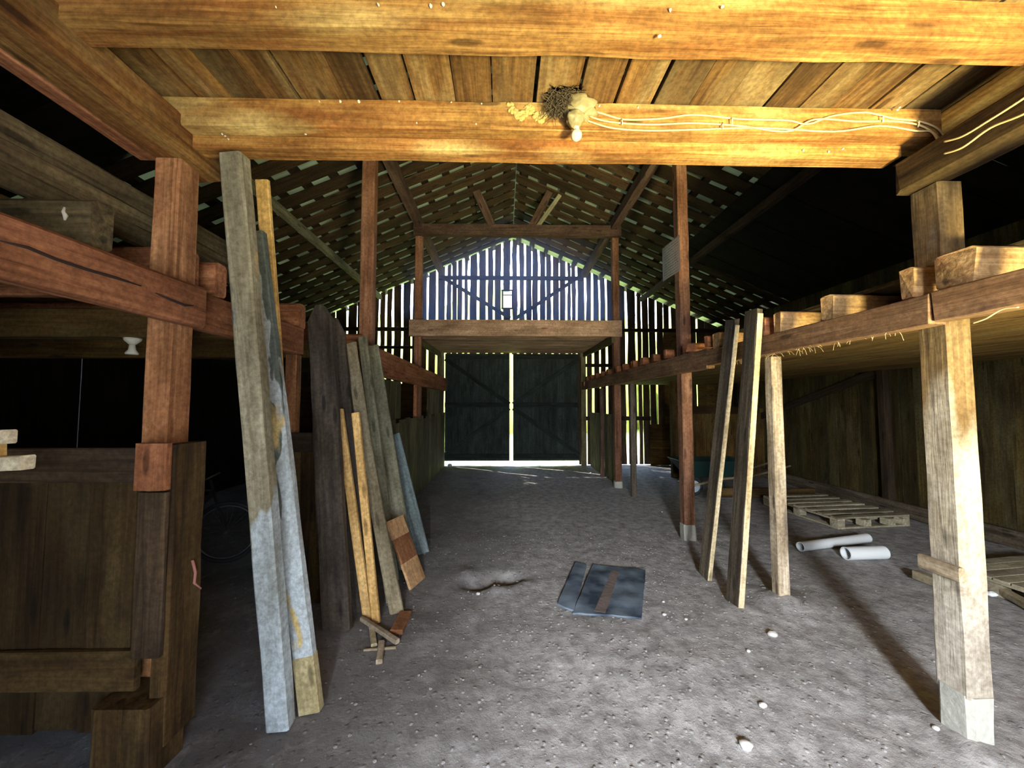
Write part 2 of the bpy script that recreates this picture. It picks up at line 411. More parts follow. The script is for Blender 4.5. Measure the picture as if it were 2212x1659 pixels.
# ================================================================== SETTING
XL, XR, YF, YB = -4.96, 5.40, -1.80, 9.50
RX, RZ, SL = .22, 5.68, .43


def roofz(x): return RZ - SL * abs(x - RX)


# dirt floor
MOUNDS = [(2.06, 1.72, .03, .16), (2.12, 2.93, .06, .20), (2.03, 4.25, .02, .16), (2.08, 6.2, .02, .15), (2.02, 6.9, .02, .2), (1.72, 2.86, .02, .12),
          (-.12, 3.36, -.085, .12), (.04, 3.43, -.08, .11), (-.24, 3.33, -.06, .09), (-.05, 3.20, .045, .11), (.16, 3.30, .03, .09), (-.32, 3.50, .03, .1), (-1.1, 2.65, .02, .15), (.5, 2.45, .03, .25), (1.0, 2.2, .03, .3), (-.3, 2.0, .02, .3)]


def fz(x, y):
    z = noise.noise(Vector((x * .9, y * .9, 0))) * .018 + noise.noise(Vector((x * 4, y * 4, 3))) * .010 + noise.noise(Vector((x * 11, y * 11, 7))) * .004
    for mx, my, a, s in MOUNDS:
        d = ((x - mx) ** 2 + (y - my) ** 2) / (s * s)
        if d < 9: z += a * math.exp(-d) * (1 + .5 * noise.noise(Vector((x * 18, y * 18, 5))))
    return z - .004


bm = bmesh.new()
xs = [XL - .1 + i * .06 for i in range(int((XR - XL + .2) / .06) + 2)]
ys = [YF - .1]
while ys[-1] < YB + .35: ys.append(ys[-1] + (.03 if .8 < ys[-1] < 4.5 else .07))
g = [[bm.verts.new((x, y, fz(x, y))) for x in xs] for y in ys]
for a, b in zip(g, g[1:]):
    for i in range(len(xs) - 1): bm.faces.new((a[i], a[i + 1], b[i + 1], b[i]))
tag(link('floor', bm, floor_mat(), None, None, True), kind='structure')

# meadow outside the far doors and tree line beyond it
bm = bmesh.new(); v = [bm.verts.new(c) for c in ((-40, 9.9, -.12), (40, 9.9, -.12), (40, 60, .6), (-40, 60, .6))]; bm.faces.new(v)
tag(link('ground', bm, M_grass), kind='structure')
bm = bmesh.new()
for i in range(34):
    x = -24 + i * 1.45 + random.uniform(-.5, .5); y = 21 + random.uniform(-2, 3); h = random.uniform(4.8, 6.9)
    m = bmesh.ops.create_icosphere(bm, subdivisions=3, radius=1)
    s = Vector((i * 3.3, 0, 0))
    for q in m['verts']:
        k = 1 + .35 * noise.noise(q.co * 2.4 + s) + .2 * noise.noise(q.co * 6 + s)
        q.co = Vector((x + q.co.x * 1.7 * k, y + q.co.y * 1.6 * k, h * .5 + q.co.z * h * .62 * k))
tag(link('foliage', bm, M_leaf, smooth=True), 'sunlit green hedge foliage glimpsed between the far wall boards', 'foliage', kind='stuff')

# ---- far gable wall: upright boards with daylight gaps
us = [701, 727, 752, 773, 800, 821, 835, 850, 870, 890, 924.5, 944, 963.5, 976, 988, 1001, 1013, 1033, 1052, 1067, 1084.6, 1104.5, 1119.7, 1134.3, 1149, 1164.2, 1179, 1192.4, 1208, 1223.5, 1233.7, 1245, 1264, 1279, 1294, 1308.5,
      1336, 1351, 1373, 1384, 1399, 1415, 1431, 1445, 1460, 1480, 1502]
thin = {701, 727, 773, 800, 976, 988, 1149, 1179, 1208, 1233.7, 1384, 1399, 1431, 1460, 1480, 1336}
gx = [(at(u, 600, Y=YB).x, .026 if u in thin else .052) for u in us]
DX0, DX1, DZ = -1.46, 1.88, 2.76
edges = [(XL, 0)]; x = XL
while x + .19 < gx[0][0]: x += .19; edges.append((x, .004))
edges += gx; x = gx[-1][0]
while x + .2 < XR: x += .2; edges.append((x, .004))
edges.append((XR, 0))
bm = bmesh.new()


def board_poly(bm, pts, y0, y1):
    a = [bm.verts.new((p[0], y0, p[1])) for p in pts]; b = [bm.verts.new((p[0], y1, p[1])) for p in pts]; n = len(pts)
    bm.faces.new(a); bm.faces.new(b[::-1])
    for i in range(n): bm.faces.new((a[i], b[i], b[(i + 1) % n], a[(i + 1) % n]))


WX0, WX1, WZ0, WZ1 = -.03, .22, 3.90, 4.33
for (xa, wa), (xb, wb) in zip(edges, edges[1:]):
    l, r = xa + wa / 2, xb - wb / 2
    z0 = .02
    if l > 3.55: z0 = 0
    segs = [(z0, None)]
    if l < DX1 - .03 and r > DX0 + .03: segs = [(DZ - .02, None)]
    if WX0 < (l + r) / 2 < WX1: segs = [(DZ - .02, WZ0 + .01), (WZ1 - .01, None)]
    for a, b in segs:
        ns = 7
        tl, tr = roofz(l) - .012, roofz(r) - .012
        L, R_ = [], []
        for i in range(ns + 1):
            t = i / ns; ja = noise.noise(Vector((xa * 9, t * 9 + a, 1))) * wa * .55; jb = noise.noise(Vector((xb * 9, t * 9 + a, 5))) * wb * .55
            L.append((l + ja, a + ((tl if b is None else b) - a) * t)); R_.append((r + jb, a + ((tr if b is None else b) - a) * t))
        pts = L + R_[::-1]
        board_poly(bm, pts[::-1], YB, YB + .025)
bmesh.ops.recalc_face_normals(bm, faces=bm.faces)
wb_ = link('wall_back', bm, M_wallB, AX['Z'].copy())
wb_.data.transform(AX['Z'].inverted()); tag(wb_, kind='structure')
ORD = ['first', 'second', 'third', 'fourth', 'fifth', 'sixth', 'seventh', 'eighth', 'ninth', 'tenth', 'eleventh', 'twelfth']
# low solid lining of the far wall on the right
planks('wall_back', [(XL, -1.63, YB - .03, YB - .005, i * .2, .203 + i * .2) for i in range(10)] + [(3.62, XR, YB - .03, YB - .005, .0 + i * .2, .203 + i * .2) for i in range(5)] +
       [(4.0 + i * .21, 4.213 + i * .21, YB - .03, YB - .006, 1.0, 3.4) for i in range(7) if i not in (3,)], M_ceilR, 'X', kind='structure')

# girts and braces on the gable
GW = 'timbers of the far gable wall'
tbox('wall_girt', (-1.62, 2.0), (YB - .08, YB), (4.60, 4.69), M_batten, label='dark level girt across the gable, crossing its tallest gaps', cat='timber')
timber('gable_brace', (-1.56, YB - .10, 4.66), (.16, YB - .10, 3.62), .03, .085, M_batten, label='dark slanting brace on the left half of the gable V', cat='timber')
timber('gable_brace', (.30, YB - .10, 3.62), (1.90, YB - .10, 4.68), .03, .085, M_batten, label='dark slanting brace on the right half of the gable V', cat='timber')
tbox('wall_girt', (XL, -1.62), (YB - .08, YB), (3.30, 3.39), M_batten, label='dark level girt on the far wall, upper one left of the doors', cat='timber')
tbox('wall_girt', (XL, -1.62), (YB - .08, YB), (2.86, 2.93), M_batten, label='dark level girt on the far wall, lower one left of the doors', cat='timber')
tbox('wall_girt', (2.0, XR), (YB - .08, YB), (3.30, 3.38), M_batten, label='dark level girt on the far wall, topmost one right of the doors', cat='timber')
tbox('wall_girt', (2.0, XR), (YB - .08, YB), (2.42, 2.50), M_batten, label='dark level girt on the far wall above the right rail', cat='timber')
tbox('wall_girt', (2.0, 3.62), (YB - .08, YB), (1.10, 1.20), M_batten, label='dark level girt on the far wall behind the short grey post', cat='timber')
tbox('door_post', (-1.62, -1.48), (YB - .12, YB), (0, 3.3), M_stall, label='dark post framing the far doorway on its left', cat='post', jit=.004)
tbox('door_post', (1.90, 2.02), (YB - .12, YB), (0, 3.3), M_stall, label='dark post framing the far doorway on its right', cat='post', jit=.004)

# small gable window
fr = planks('window_1', [(WX0 - .02, WX0 + .02, YB - .03, YB + .01, WZ0, WZ1), (WX1 - .02, WX1 + .02, YB - .03, YB + .01, WZ0, WZ1)], M_batten, 'Z', kind='structure')
planks('window_frame', [(WX0 - .03, WX1 + .03, YB - .03, YB + .01, WZ0 - .03, WZ0), (WX0 - .03, WX1 + .03, YB - .03, YB + .01, WZ1, WZ1 + .03), (WX0, WX1, YB - .02, YB, 4.21, 4.235)], M_batten, 'X', parent=fr)
mg, ntg, pg = newmat('dusty_pane'); pg.inputs['Base Color'].default_value = (.9, .93, 1, 1); pg.inputs['Transmission Weight'].default_value = 1; pg.inputs['Roughness'].default_value = .35; pg.inputs['IOR'].default_value = 1.05
planks('pane', [(WX0, WX1, YB - .012, YB - .008, WZ0, WZ1)], mg, 'X', parent=fr, jit=0)

# ---- far double door
for nm, a, b, lr in (('door_1', DX0 + .015, .145, 1), ('door_2', .235, DX1 - .01, -1)):
    n = 9; w = (b - a) / n
    d = planks(nm, [(a + i * w, a + (i + 1) * w + .004, YB + .03 + .004 * (i % 2), YB + .06 + .004 * (i % 2), .11, 2.758) for i in range(n)], M_door, 'Z', kind='structure')
    hx, ox = (a, b) if lr == 1 else (b, a)
    for z in (.16, 1.42, 2.62):
        timber('door_rail', (a, YB + .015, z + .06), (b, YB + .015, z + .06), .03, .12, M_brace, parent=d)
    timber('door_brace', (ox, YB + .012, 1.5), (hx, YB + .012, 2.62), .028, .10, M_brace, parent=d)
    timber('door_brace', (ox, YB + .012, 1.4), (hx, YB + .012, .26), .028, .10, M_brace, parent=d)
blob('stone', at(972, 982, Y=YB - .25), (.05, .04, .04), M_peb, label='pale round stone at the left foot of the far doors', cat='stone') .location.z = .05

# ---- roof: battens under sheet, boards down the slope with gaps
ang = math.atan(SL)
for side, sname in ((1, 'ceiling_right'), (-1, 'ceiling_left')):
    ex = (XR + .35 - RX) if side > 0 else (RX - XL + .35)
    Lr = ex / math.cos(ang)
    # slope frame: local X down the slope, local Y = world Y
    if side > 0: X_ = Vector((math.cos(ang), 0, -math.sin(ang))); Y_ = Vector((0, 1, 0))
    else: X_ = Vector((-math.cos(ang), 0, -math.sin(ang))); Y_ = Vector((0, -1, 0))
    Z_ = X_.cross(Y_)
    M0 = Matrix((X_, Y_, Z_)).transposed().to_4x4(); M0.translation = (RX, 0, RZ)
    def yb(a, b): return (a, b) if side > 0 else (-b, -a)
    bs = []; y = YF - .3; k = 0
    while y < YB - .25:
        w = random.uniform(.19, .25); y0, y1 = yb(y, min(y + w, YB - .10))
        bs.append((.02, Lr, y0, y1, -.028, -.004)); y += w + random.uniform(.075, .125); k += 1
    # the low near part of each slope is close-laid boarding with shade painted in as near-black
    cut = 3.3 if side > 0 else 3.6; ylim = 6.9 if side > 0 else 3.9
    lit, shade_boards = [], []
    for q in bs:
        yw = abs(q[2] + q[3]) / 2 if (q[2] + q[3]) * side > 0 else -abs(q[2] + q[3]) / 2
        if yw < ylim: lit.append((q[0], cut, *q[2:])); shade_boards.append((cut + .004, q[1], q[2] - .05, q[3] + .05, q[4], q[5]))
        else: lit.append(q)
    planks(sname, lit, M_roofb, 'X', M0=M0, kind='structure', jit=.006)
    planks(sname, shade_boards, M_shadeblack, 'X', M0=M0, kind='structure', jit=0)
    bt = []; x = .10
    while x < Lr:
        y0, y1 = yb(YF - .4, YB + .28); bt.append((x, x + random.uniform(.09, .125), y0, y1, 0, .085)); x += .375 + random.uniform(-.02, .02)
    planks(sname.replace('ceiling', 'ceiling_battens'), bt, M_batten, 'Y', M0=M0, kind='structure')
    bm = bmesh.new(); n = 60; y0, y1 = yb(YF - .5, YB + .30); row = []
    for i in range(n * 6 + 1):
        yy = y0 + (y1 - y0) * i / (n * 6); zz = .105 + .012 * math.sin(2 * math.pi * i / 6)
        row.append((bm.verts.new((0, yy, zz)), bm.verts.new((Lr + .1, yy, zz))))
    for a, b in zip(row, row[1:]): bm.faces.new((a[0], a[1], b[1], b[0]))
    tag(link(sname.replace('ceiling', 'ceiling_sheeting'), bm, M_iron, M0), kind='structure')
bm = bmesh.new(); v = [[bm.verts.new((RX + dx, yy, RZ + dz)) for dx, dz in ((-.25, .03), (0, .16), (.25, .03))] for yy in (YF - .5, YB + .55)]
for i in range(2): bm.faces.new((v[0][i], v[0][i + 1], v[1][i + 1], v[1][i]))
tag(link('trim_ridge', bm, M_iron), kind='structure')

# ---- side walls and near wall
def wallx(name, x, z1, mat, gap, y0=YF, y1=YB, th=.025):
    b = []; y = y0
    while y < y1:
        w = random.uniform(.17, .23); b.append((x, x + th, y, min(y + w, y1), -.05, z1)); y += w + (gap if random.random() < .22 else .0)
    return planks(name, b, mat, 'Z', kind='structure')


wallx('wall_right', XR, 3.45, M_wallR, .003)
wallx('wall_left', XL - .025, 3.45, M_shadeblack, .009)  # darkness of the left bay painted into the wall colour
b = []; x = XL
while x < XR:
    w = random.uniform(.18, .22)
    if x > 1.45 or x + w < -.21: b.append((x, x + w, YF - .03, YF - .005, -.05, roofz(x + w / 2) - .1))
    else: b.append((x, x + w, YF - .03, YF - .005, 2.02, roofz(x + w / 2) - .1))
    x += w + .002
planks('wall_front', b, M_wallR, 'Z', kind='structure')
timber('wall_brace', (XR - .04, 5.3, 1.98), (XR - .04, 9.0, .95), .04, .12, M_gatedark, label='dark diagonal brace across the olive boards of the right wall', cat='timber')
timber('sill_board', (XR - .08, -1.5, .10), (XR - .08, 9.3, .10), .05, .18, M_rough, label='dark sill board along the foot of the right wall', cat='board')
for i, (y, w, nm) in enumerate(((2.05, .10, 'dark wall stud on the right wall, nearest the camera'), (5.25, .10, 'dark wall stud on the right wall beside the brace top'), (8.6, .1, 'dark wall stud at the far end of the right wall'))):
    tbox('wall_stud', (XR - .10, XR - .003), (y, y + w), (0, 1.98), M_gatedark, label=nm, cat='post')

# ================================================================== NEAR LOFT DECK (over the camera)
b = []; x = -1.82; gaps = {}
while x < 2.35:
    w = random.choice([.15, .17, .19, .21]); b.append((x, x + w, YF + .05, 1.97, 2.95 + random.uniform(0, .006), 2.98)); x += w + random.choice([.003, .003, .006, .012, .018])
planks('ceiling', b, M_deck, 'Y', kind='structure', jit=.004)
tbox('crossbeam_timber', (-1.505, 2.0), (1.83, 1.93), (2.745, 2.805), M_joist, label='lower orange timber of the double crossbeam over the aisle', cat='beam', jit=.005, seg=30)
tbox('crossbeam_timber', (-1.64, 2.14), (1.765, 1.925), (2.806, 2.945), M_joist, label='upper orange timber of the double crossbeam, carrying the cables', cat='beam', jit=.006, seg=30)
tbox('loft_joist', (-1.64, 2.2), (1.27, 1.375), (2.80, 2.948), M_joist, label='thick orange loft joist nearest overhead, across the top of the view', cat='joist', jit=.006, seg=30)
tbox('loft_joist', (-1.505, 2.2), (.62, .72), (2.80, 2.948), M_joist, label='orange loft joist just above the top edge of the photo', cat='joist')
for k_, y in enumerate((-.1, -.8, -1.5)): tbox('loft_joist', (-1.505, 2.2), (y, y + .1), (2.80, 2.948), M_joist, label=['first', 'second', 'third'][k_] + ' orange loft joist behind the camera', cat='joist', group='loft joists behind the camera')
timber('loft_side_timber', (-1.60, YF, 2.775), (-1.60, 2.03, 2.775), .18, .185, M_joist, label='orange side timber of the near loft, running over the left post', cat='beam', jit=.006, ch=.012, rag=.05)
timber('loft_side_timber', (-1.74, YF, 2.745), (-1.74, 1.86, 2.745), .085, .11, M_rail, label='thin red-brown timber along the outer edge of the left loft side', cat='beam', jit=.006)
timber('loft_side_timber', (2.045, YF, 2.635), (2.045, 1.86, 2.635), .14, .165, M_gate, label='brown side timber of the near loft on the pale right post, cables stapled along it', cat='beam', jit=.006, rag=.07, ch=.01)

# weathered boards standing on the left joists
for i, (z0, z1, xx) in enumerate(((2.28, 2.365, -1.79), (2.37, 2.455, -1.80), (2.46, 2.565, -1.81))):
    tbox('loft_edge_board', (xx - .03, xx), (-.6, 2.9 - .1 * i), (z0, z1), M_grey, jit=.006, label=['lowest weathered board of the loft edge on the left', 'middle weathered board of the loft edge on the left', 'topmost weathered board of the loft edge on the left'][i], cat='board')

# ================================================================== RIGHT ROW
def post(name, x0, x1, y0, y1, z0, z1, mat, label, foot=None, cat='post', **k):
    e = empty(name, ((x0 + x1) / 2, (y0 + y1) / 2, 0), label, cat)
    tbox('shaft', (x0, x1), (y0, y1), (z0, z1), mat, parent=e, jit=.005, ch=.008, **k)
    if foot:
        a, zt = foot
        bm = bmesh.new(); n = 7
        cx, cy = (x0 + x1) / 2, (y0 + y1) / 2; hw, hd = (x1 - x0) / 2 + a, (y1 - y0) / 2 + a
        beam_bm(bm, zt + .06, hw * 2, hd * 2, jit=.012, ch=.02, seg=8)
        bmesh.ops.recalc_face_normals(bm, faces=bm.faces)
        link('concrete_footing', bm, M_conc, frame((cx, cy, -.06), (cx, cy, zt), (0, 1, 0)), e)
    return e


pR = post('timber_post', 2.045, 2.165, 1.715, 1.845, .20, 2.55, M_postbig, 'pale stout post on a concrete footing, nearest on the right', (.004, .21))
tbox('wooden_block', (2.015, 2.043), (1.70, 1.87), (.71, .775), M_postR, label='small wooden block nailed low on the nearest right post', cat='block')
post('timber_post', 2.08, 2.165, 2.93, 3.02, .0, 1.87, M_postR, 'slim whitish post standing in a dirt mound behind the two rough leaning boards')
post('timber_post', 1.985, 2.105, 4.24, 4.36, .16, 4.66, M_redpost, 'tall red-brown post with the paper sheet, on a concrete footing', (.006, .18))
post('timber_post', 2.05, 2.13, 6.17, 6.25, .0, 1.83, M_dark, 'short thin grey post under the right rail, near the far end')
post('timber_post', 1.985, 2.105, 6.85, 6.97, .12, 4.62, M_redpost, 'tall red-brown post holding the right end of the tie beam', (.006, .13))
tbox('prop_post', (2.02, 2.09), (8.0, 8.07), (0, 1.83), M_truss, label='thin brown prop under the far end of the right rail', cat='post')
# rails
timber('rail_timber', (1.955, YF, 1.935), (1.955, 1.655, 1.935), .085, .135, M_railR, label='red-brown rail crossing the pale right post, nearest piece at the photo edge', cat='beam', jit=.006, rag=.03)
timber('rail_timber', (1.945, 1.66, 1.925), (1.945, 3.55, 1.935), .075, .14, M_railR, label='red-brown rail from the pale post to the two rough boards on the right', cat='beam', jit=.006, rag=.03)
timber('rail_timber', (1.945, 3.56, 1.93), (1.945, 9.45, 1.945), .075, .19, M_railR, label='long brown rail on the right running back past the tall posts to the doors', cat='beam', jit=.006)
# loft joists resting on the right rail
ys_ = [(-.2, .08), (.45, .08), (.95, .08), (1.50, .15), (1.735, .07), (2.185, .075), (2.60, .075), (2.77, .07), (3.36, .11), (3.56, .06), (3.98, .1), (4.50, .07), (4.86, .09), (5.25, .1), (5.65, .09), (6.05, .1), (6.45, .08), (7.05, .1), (7.5, .09), (7.95, .1), (8.4, .09), (8.85, .1)]
nmR = {3: 'thick pale loft joist end beside the top of the nearest right post', 4: 'narrow loft joist end just past the nearest right post', 5: 'loft joist end midway between the pale post and the leaning boards', 6: 'loft joist end right beside the rough leaning boards', 7: 'small loft joist end touching the top of the rough leaning boards', 8: 'loft joist end just beyond the rough leaning boards', 9: 'narrow loft joist end between the leaning boards and the tall right post', 10: 'loft joist end right in front of the tall sheet post'}
for i, (y, w) in enumerate(ys_):
    y2 = y + w; h = 2.145 if i > 3 else 2.15
    z0 = 2.0 if y < 3.4 else 2.04
    m = M_jend if i in (3, 5, 6, 4, 8) else M_rail
    o = tbox('loft_joist', (1.925, XR - .02), (y, y2), (z0 + .003, h), m, jit=.005, ch=.01, rag=.02, seg=10)
    if i in nmR: tag(o, nmR[i], 'joist', 'loft joists on the right rail')
    elif i < 3: tag(o, ORD[2 - i] + ' loft joist on the right rail beyond the photo edge', 'joist', 'loft joists beyond the right photo edge')
    else: tag(o, ORD[i - 11] + ' brown joist end on the right rail behind the tall sheet post', 'joist', 'joist ends on the far right rail')
# loft floor and low ceiling of the right bay
planks('ceiling', [(2.15 + i * .2, 2.345 + i * .2, YF, 9.4, 2.155, 2.18) for i in range(16)], M_grey, 'Y', kind='structure')
planks('ceiling', [(2.16 + i * .2, 2.352 + i * .2 - random.choice([0, .004, .012]), YF, 9.4, 1.978, 1.998) for i in range(16)], M_ceilR, 'Y', kind='structure', jit=.004)

# ================================================================== LEFT ROW
post('timber_post', -1.675, -1.555, 1.82, 1.95, 0, 2.68, M_post, 'stout orange-brown post rising behind the near stall front on the left')
post('timber_post', -1.60, -1.455, 4.24, 4.36, 0, 4.67, M_redpost, 'tall red-brown post behind the bundle of leaning boards on the left')
post('timber_post', -1.60, -1.475, 6.85, 6.97, 0, 4.62, M_redpost, 'tall red-brown post holding the left end of the tie beam')
timber('rail_timber', (-1.515, YF, 1.97), (-1.515, 1.925, 1.975), .07, .20, M_rail, label='red-brown rail with a long split, crossing the stout left post', cat='beam', jit=.007, round_end=.0, ch=.015)
timber('rail_timber', (-1.60, 1.935, 1.985), (-1.60, 3.02, 1.985), .075, .20, M_rail, label='short orange rail piece behind the whitewashed board on the left', cat='beam', jit=.007)
timber('rail_timber', (-1.43, 4.10, 1.97), (-1.43, 9.40, 1.97), .08, .31, M_rail, label='deep brown rail over the far left stalls', cat='beam', jit=.007)
ysl = [(-.4, .1), (.3, .1), (1.43, .085), (1.87, .10), (2.08, .085), (2.93, .10), (3.6, .09), (4.2, .09)]
nml = {2: 'tan loft joist end with a white drip, left edge of the photo', 3: 'rounded loft joist end against the stout left post', 4: 'orange loft joist end just behind the stout left post', 5: 'loft joist end between the yellow plank and the dark plank'}
for i, (y, w) in enumerate(ysl):
    o = tbox('loft_joist', (XL + .05, -1.56 if i != 2 else -1.535), (y, y + w), (2.085, 2.27), M_grey if i == 2 else M_rail, jit=.006, ch=.016, seg=14)
    tag(o, nml.get(i, ['near loft joist beyond the left photo edge', 'second loft joist beyond the left photo edge', '', '', '', '', 'dark loft joist over the left stalls behind the dark plank', 'dark loft joist over the left stalls just before the tall left post'][i]), 'joist', 'loft joists over the left stalls' )
planks('ceiling', [(XL + .05 + i * .2, XL + .245 + i * .2, YF, 9.4, 2.275, 2.30) for i in range(15)], M_ceilR, 'Y', kind='structure', jit=.004)
for y in (2.32, 3.35):
    tbox('stall_tie', (XL + .05, -1.66), (y, y + .10), (1.90, 2.07), M_ceilR, label='dark brown tie under the left loft ' + ('carrying the porcelain lamp holder' if y < 3 else 'deep in the left stalls'), cat='timber')

# ================================================================== TRUSSES
timber('tie_timber', (-1.62, 6.83, 4.64), (2.13, 6.83, 4.64), .12, .20, M_truss, label='heavy tie beam between the two tall far posts, under the gable glow', cat='beam', jit=.008)
timber('plate_timber', (-1.53, YF, 4.755), (-1.53, 9.45, 4.755), .13, .16, M_truss, label='long roof plate over the tall left posts, towards the gable', cat='beam', jit=.008)
timber('plate_timber', (2.0, YF, 4.74), (2.0, 9.45, 4.74), .13, .16, M_truss, label='long roof plate over the tall right posts, towards the gable', cat='beam', jit=.008)
timber('plate_timber', (-3.05, YF, 4.14), (-3.05, 9.45, 4.14), .09, .11, M_grn, label='thin pale roof plate low on the left roof slope', cat='beam', jit=.008)
timber('plate_timber', (3.45, YF, 4.12), (3.45, 9.45, 4.12), .09, .11, M_truss, label='thin dark roof plate low on the right roof slope', cat='beam', jit=.008)
timber('roof_strut', (-.22, 6.80, 4.72), (-.50, 6.80, 5.35), .10, .14, M_truss, label='dark strut from the tie beam up to the left roof slope', cat='timber')
timber('roof_strut', (.62, 6.80, 4.72), (1.02, 6.80, 5.30), .05, .07, M_grn, label='thin pale strut from the tie beam up to the right roof slope', cat='timber')
timber('roof_strut', (.50, 6.86, 4.72), (.84, 6.86, 5.38), .10, .12, M_truss, label='dark strut behind the thin pale one on the tie beam', cat='timber')
# far loft: front timber and underside over the doors
tbox('loft_front_timber', (-1.66, 2.10), (6.72, 6.84), (2.70, 2.99), M_head, label='deep brown timber along the front of the little loft over the far doors', cat='beam', jit=.008)
planks('ceiling', [(-1.62, 2.08, 6.85 + i * .2, 7.045 + i * .2, 2.755 + random.uniform(0, .006), 2.78) for i in range(13)], M_head, 'X', kind='structure')
timber('loft_side_timber', (1.98, 6.85, 2.66), (1.98, 9.4, 2.72), .06, .12, M_stall, label='dark side timber of the far loft, right of the doors', cat='beam')
timber('loft_side_timber', (-1.56, 6.98, 2.66), (-1.56, 9.4, 2.72), .06, .12, M_stall, label='dark side timber of the far loft, left of the doors', cat='beam')

# ================================================================== NEAR LEFT STALL FRONT
g = empty('stall_gate', (-1.9, 1.75, 0), 'near stall front of upright brown boards, at the left photo edge', 'stall wall')
bx = []; x = -1.60
for w in (.20, .185, .25, .17, .21, .24, .2, .22, .2, .2, .2, .2):
    if x - w < -4.0: break
    bx.append((x - w + .005, x, 1.735 + random.uniform(0, .006), 1.76, .10 + random.uniform(0, .03), 1.25)); x -= w
planks('board_panel', bx, M_gate, 'Z', parent=g)
tbox('top_rail', (-4.0, -1.57), (1.70, 1.735), (1.165, 1.31), M_gatedark, parent=g)
tbox('bottom_rail', (-4.0, -1.545), (1.705, 1.735), (.30, .46), M_gate, parent=g)
tbox('end_board', (-1.53, -1.412), (1.663, 1.688), (.46, 1.13), M_gatedark, parent=g)
tbox('end_board', (-1.545, -1.412), (1.655, 1.688), (1.14, 1.335), M_rail, parent=g)
tbox('corner_post', (-1.475, -1.408), (1.690, 1.875), (.08, 1.325), M_gate, parent=g, jit=.008, ch=.012)
tbox('foot_block', (-1.64, -1.41), (1.63, 1.815), (-.03, .285), M_gate, parent=g, jit=.008, ch=.01)
tube('ribbon', [(-1.398, 1.80, .80), (-1.39, 1.81, .74), (-1.385, 1.80, .70), (-1.38, 1.83, .66)], .006, M_red, label='faded pink twine dangling from the near stall corner post', cat='twine')
timber('wood_offcut', at(-30, 1002, Y=1.45), at(60, 998, Y=1.45), .05, .052, M_creamblock, label='longer cream offcut lying on the near stall rail, left photo edge', cat='wood offcut')
timber('wood_offcut', at(-25, 945, Y=1.45), at(20, 943, Y=1.45), .05, .05, M_creamblock, label='short cream offcut above the longer one, left photo edge', cat='wood offcut')
timber('wood_offcut', at(-2, 986, Y=1.45), at(-2, 957, Y=1.45), .03, .03, M_yellow, label='small orange peg between the two cream offcuts', cat='wood offcut')

M_crack = plain('dark_split', (.03, .014, .008), .95)
_rail = [q for q in C.objects if q.get('label', '').startswith('red-brown rail with a long split')][0]
for seg in (((0, 520), (60, 535), (120, 560), (190, 583), (250, 600), (305, 618)), ((336, 633), (370, 648), (400, 660), (418, 660))):
    P_ = [at(u, v, X=-1.479) for u, v in seg]; n_ = len(P_)
    tube('split', P_, [.002] + [.0055] * (n_ - 2) + [.002], M_crack, _rail, n=6)
_jo = [q for q in C.objects if q.get('label', '').startswith('tan loft joist end')][0]
tube('white_drip', [at(140, 448, Y=1.427), at(137, 458, Y=1.425), at(142, 466, Y=1.425), at(140, 476, Y=1.427)], [.004, .006, .008, .003], M_fluff, _jo, n=8)

# second stall front behind the leaning planks
g = empty('stall_gate', (-1.55, 2.95, 0), 'narrow brown stall front behind the whitewashed boards', 'stall wall')
planks('board_panel', [(-1.83, -1.68, 2.98, 3.0, .02, 1.22), (-1.675, -1.54, 2.98, 3.0, .02, 1.20), (-1.535, -1.37, 2.98, 3.0, .02, 1.22)], M_gate, 'Z', parent=g)
tbox('top_rail', (-1.85, -1.35), (2.945, 2.978), (1.14, 1.285), M_gatedark, parent=g)
tbox('prop_post', (-1.70, -1.615), (3.02, 3.10), (0, 1.885), M_post, label='thin brown prop beside the yellow plank on the left', cat='post')

# far left stalls
b = []; y = 4.42
while y < 9.3:
    w = random.uniform(.2, .3); b.append((-1.45, -1.425, y, y + w - .006, 0, random.choice([1.24, 1.28, 1.30]))); y += w
g = empty('stall_gate', (-1.55, 6.9, 0), 'long mossy stall front of upright boards along the far left', 'stall wall')
planks('board_panel', b, M_stall, 'Z', parent=g)
planks('upper_panel', [(-1.45, -1.425, 4.42 + i * .24, 4.65 + i * .24, 1.305, 1.80) for i in range(4)], M_stall, 'Z', parent=g)
planks('upper_panel', [(-1.45, -1.425, 7.3 + i * .24, 7.53 + i * .24, 1.305, 1.80) for i in range(8)], M_stall, 'Z', parent=g)
tbox('stall_post', (-1.45, -1.40), (6.22, 6.34), (1.31, 1.81), M_rail, parent=g)
# far right low stall boards
b = []; y = 7.35
while y < 9.3:
    w = random.uniform(.2, .26); b.append((2.11, 2.135, y, y + w - .008, 0, 1.30)); y += w
g = empty('stall_gate', (2.04, 8.3, 0), 'dark upright stall boards right of the far doors', 'stall wall')
planks('board_panel', b, M_stall, 'Z', parent=g)
g = empty('stall_partition', (3.9, 7.6, 0), 'brown boarded partition behind the tall sheet post', 'stall wall')
planks('board_panel', [(3.55 + i * .21, 3.755 + i * .21, 7.9, 7.925, 0, 1.45 - .02 * (i % 3)) for i in range(9)], M_ceilR, 'Z', parent=g)
tbox('corner_post', (3.45, 3.56), (7.84, 7.95), (0, 1.97), M_gate, parent=g)
tbox('top_rail', (3.5, XR - .11), (7.87, 7.898), (1.3, 1.46), M_gate, parent=g)

# ================================================================== LEANING BOARDS, LEFT
def lean(name, b, t, w, h, mat, label, up=(0, -1, 0), cat='board', **k):
    return timber(name, b, t, w, h, mat, up=up, label=label, cat=cat, **k)


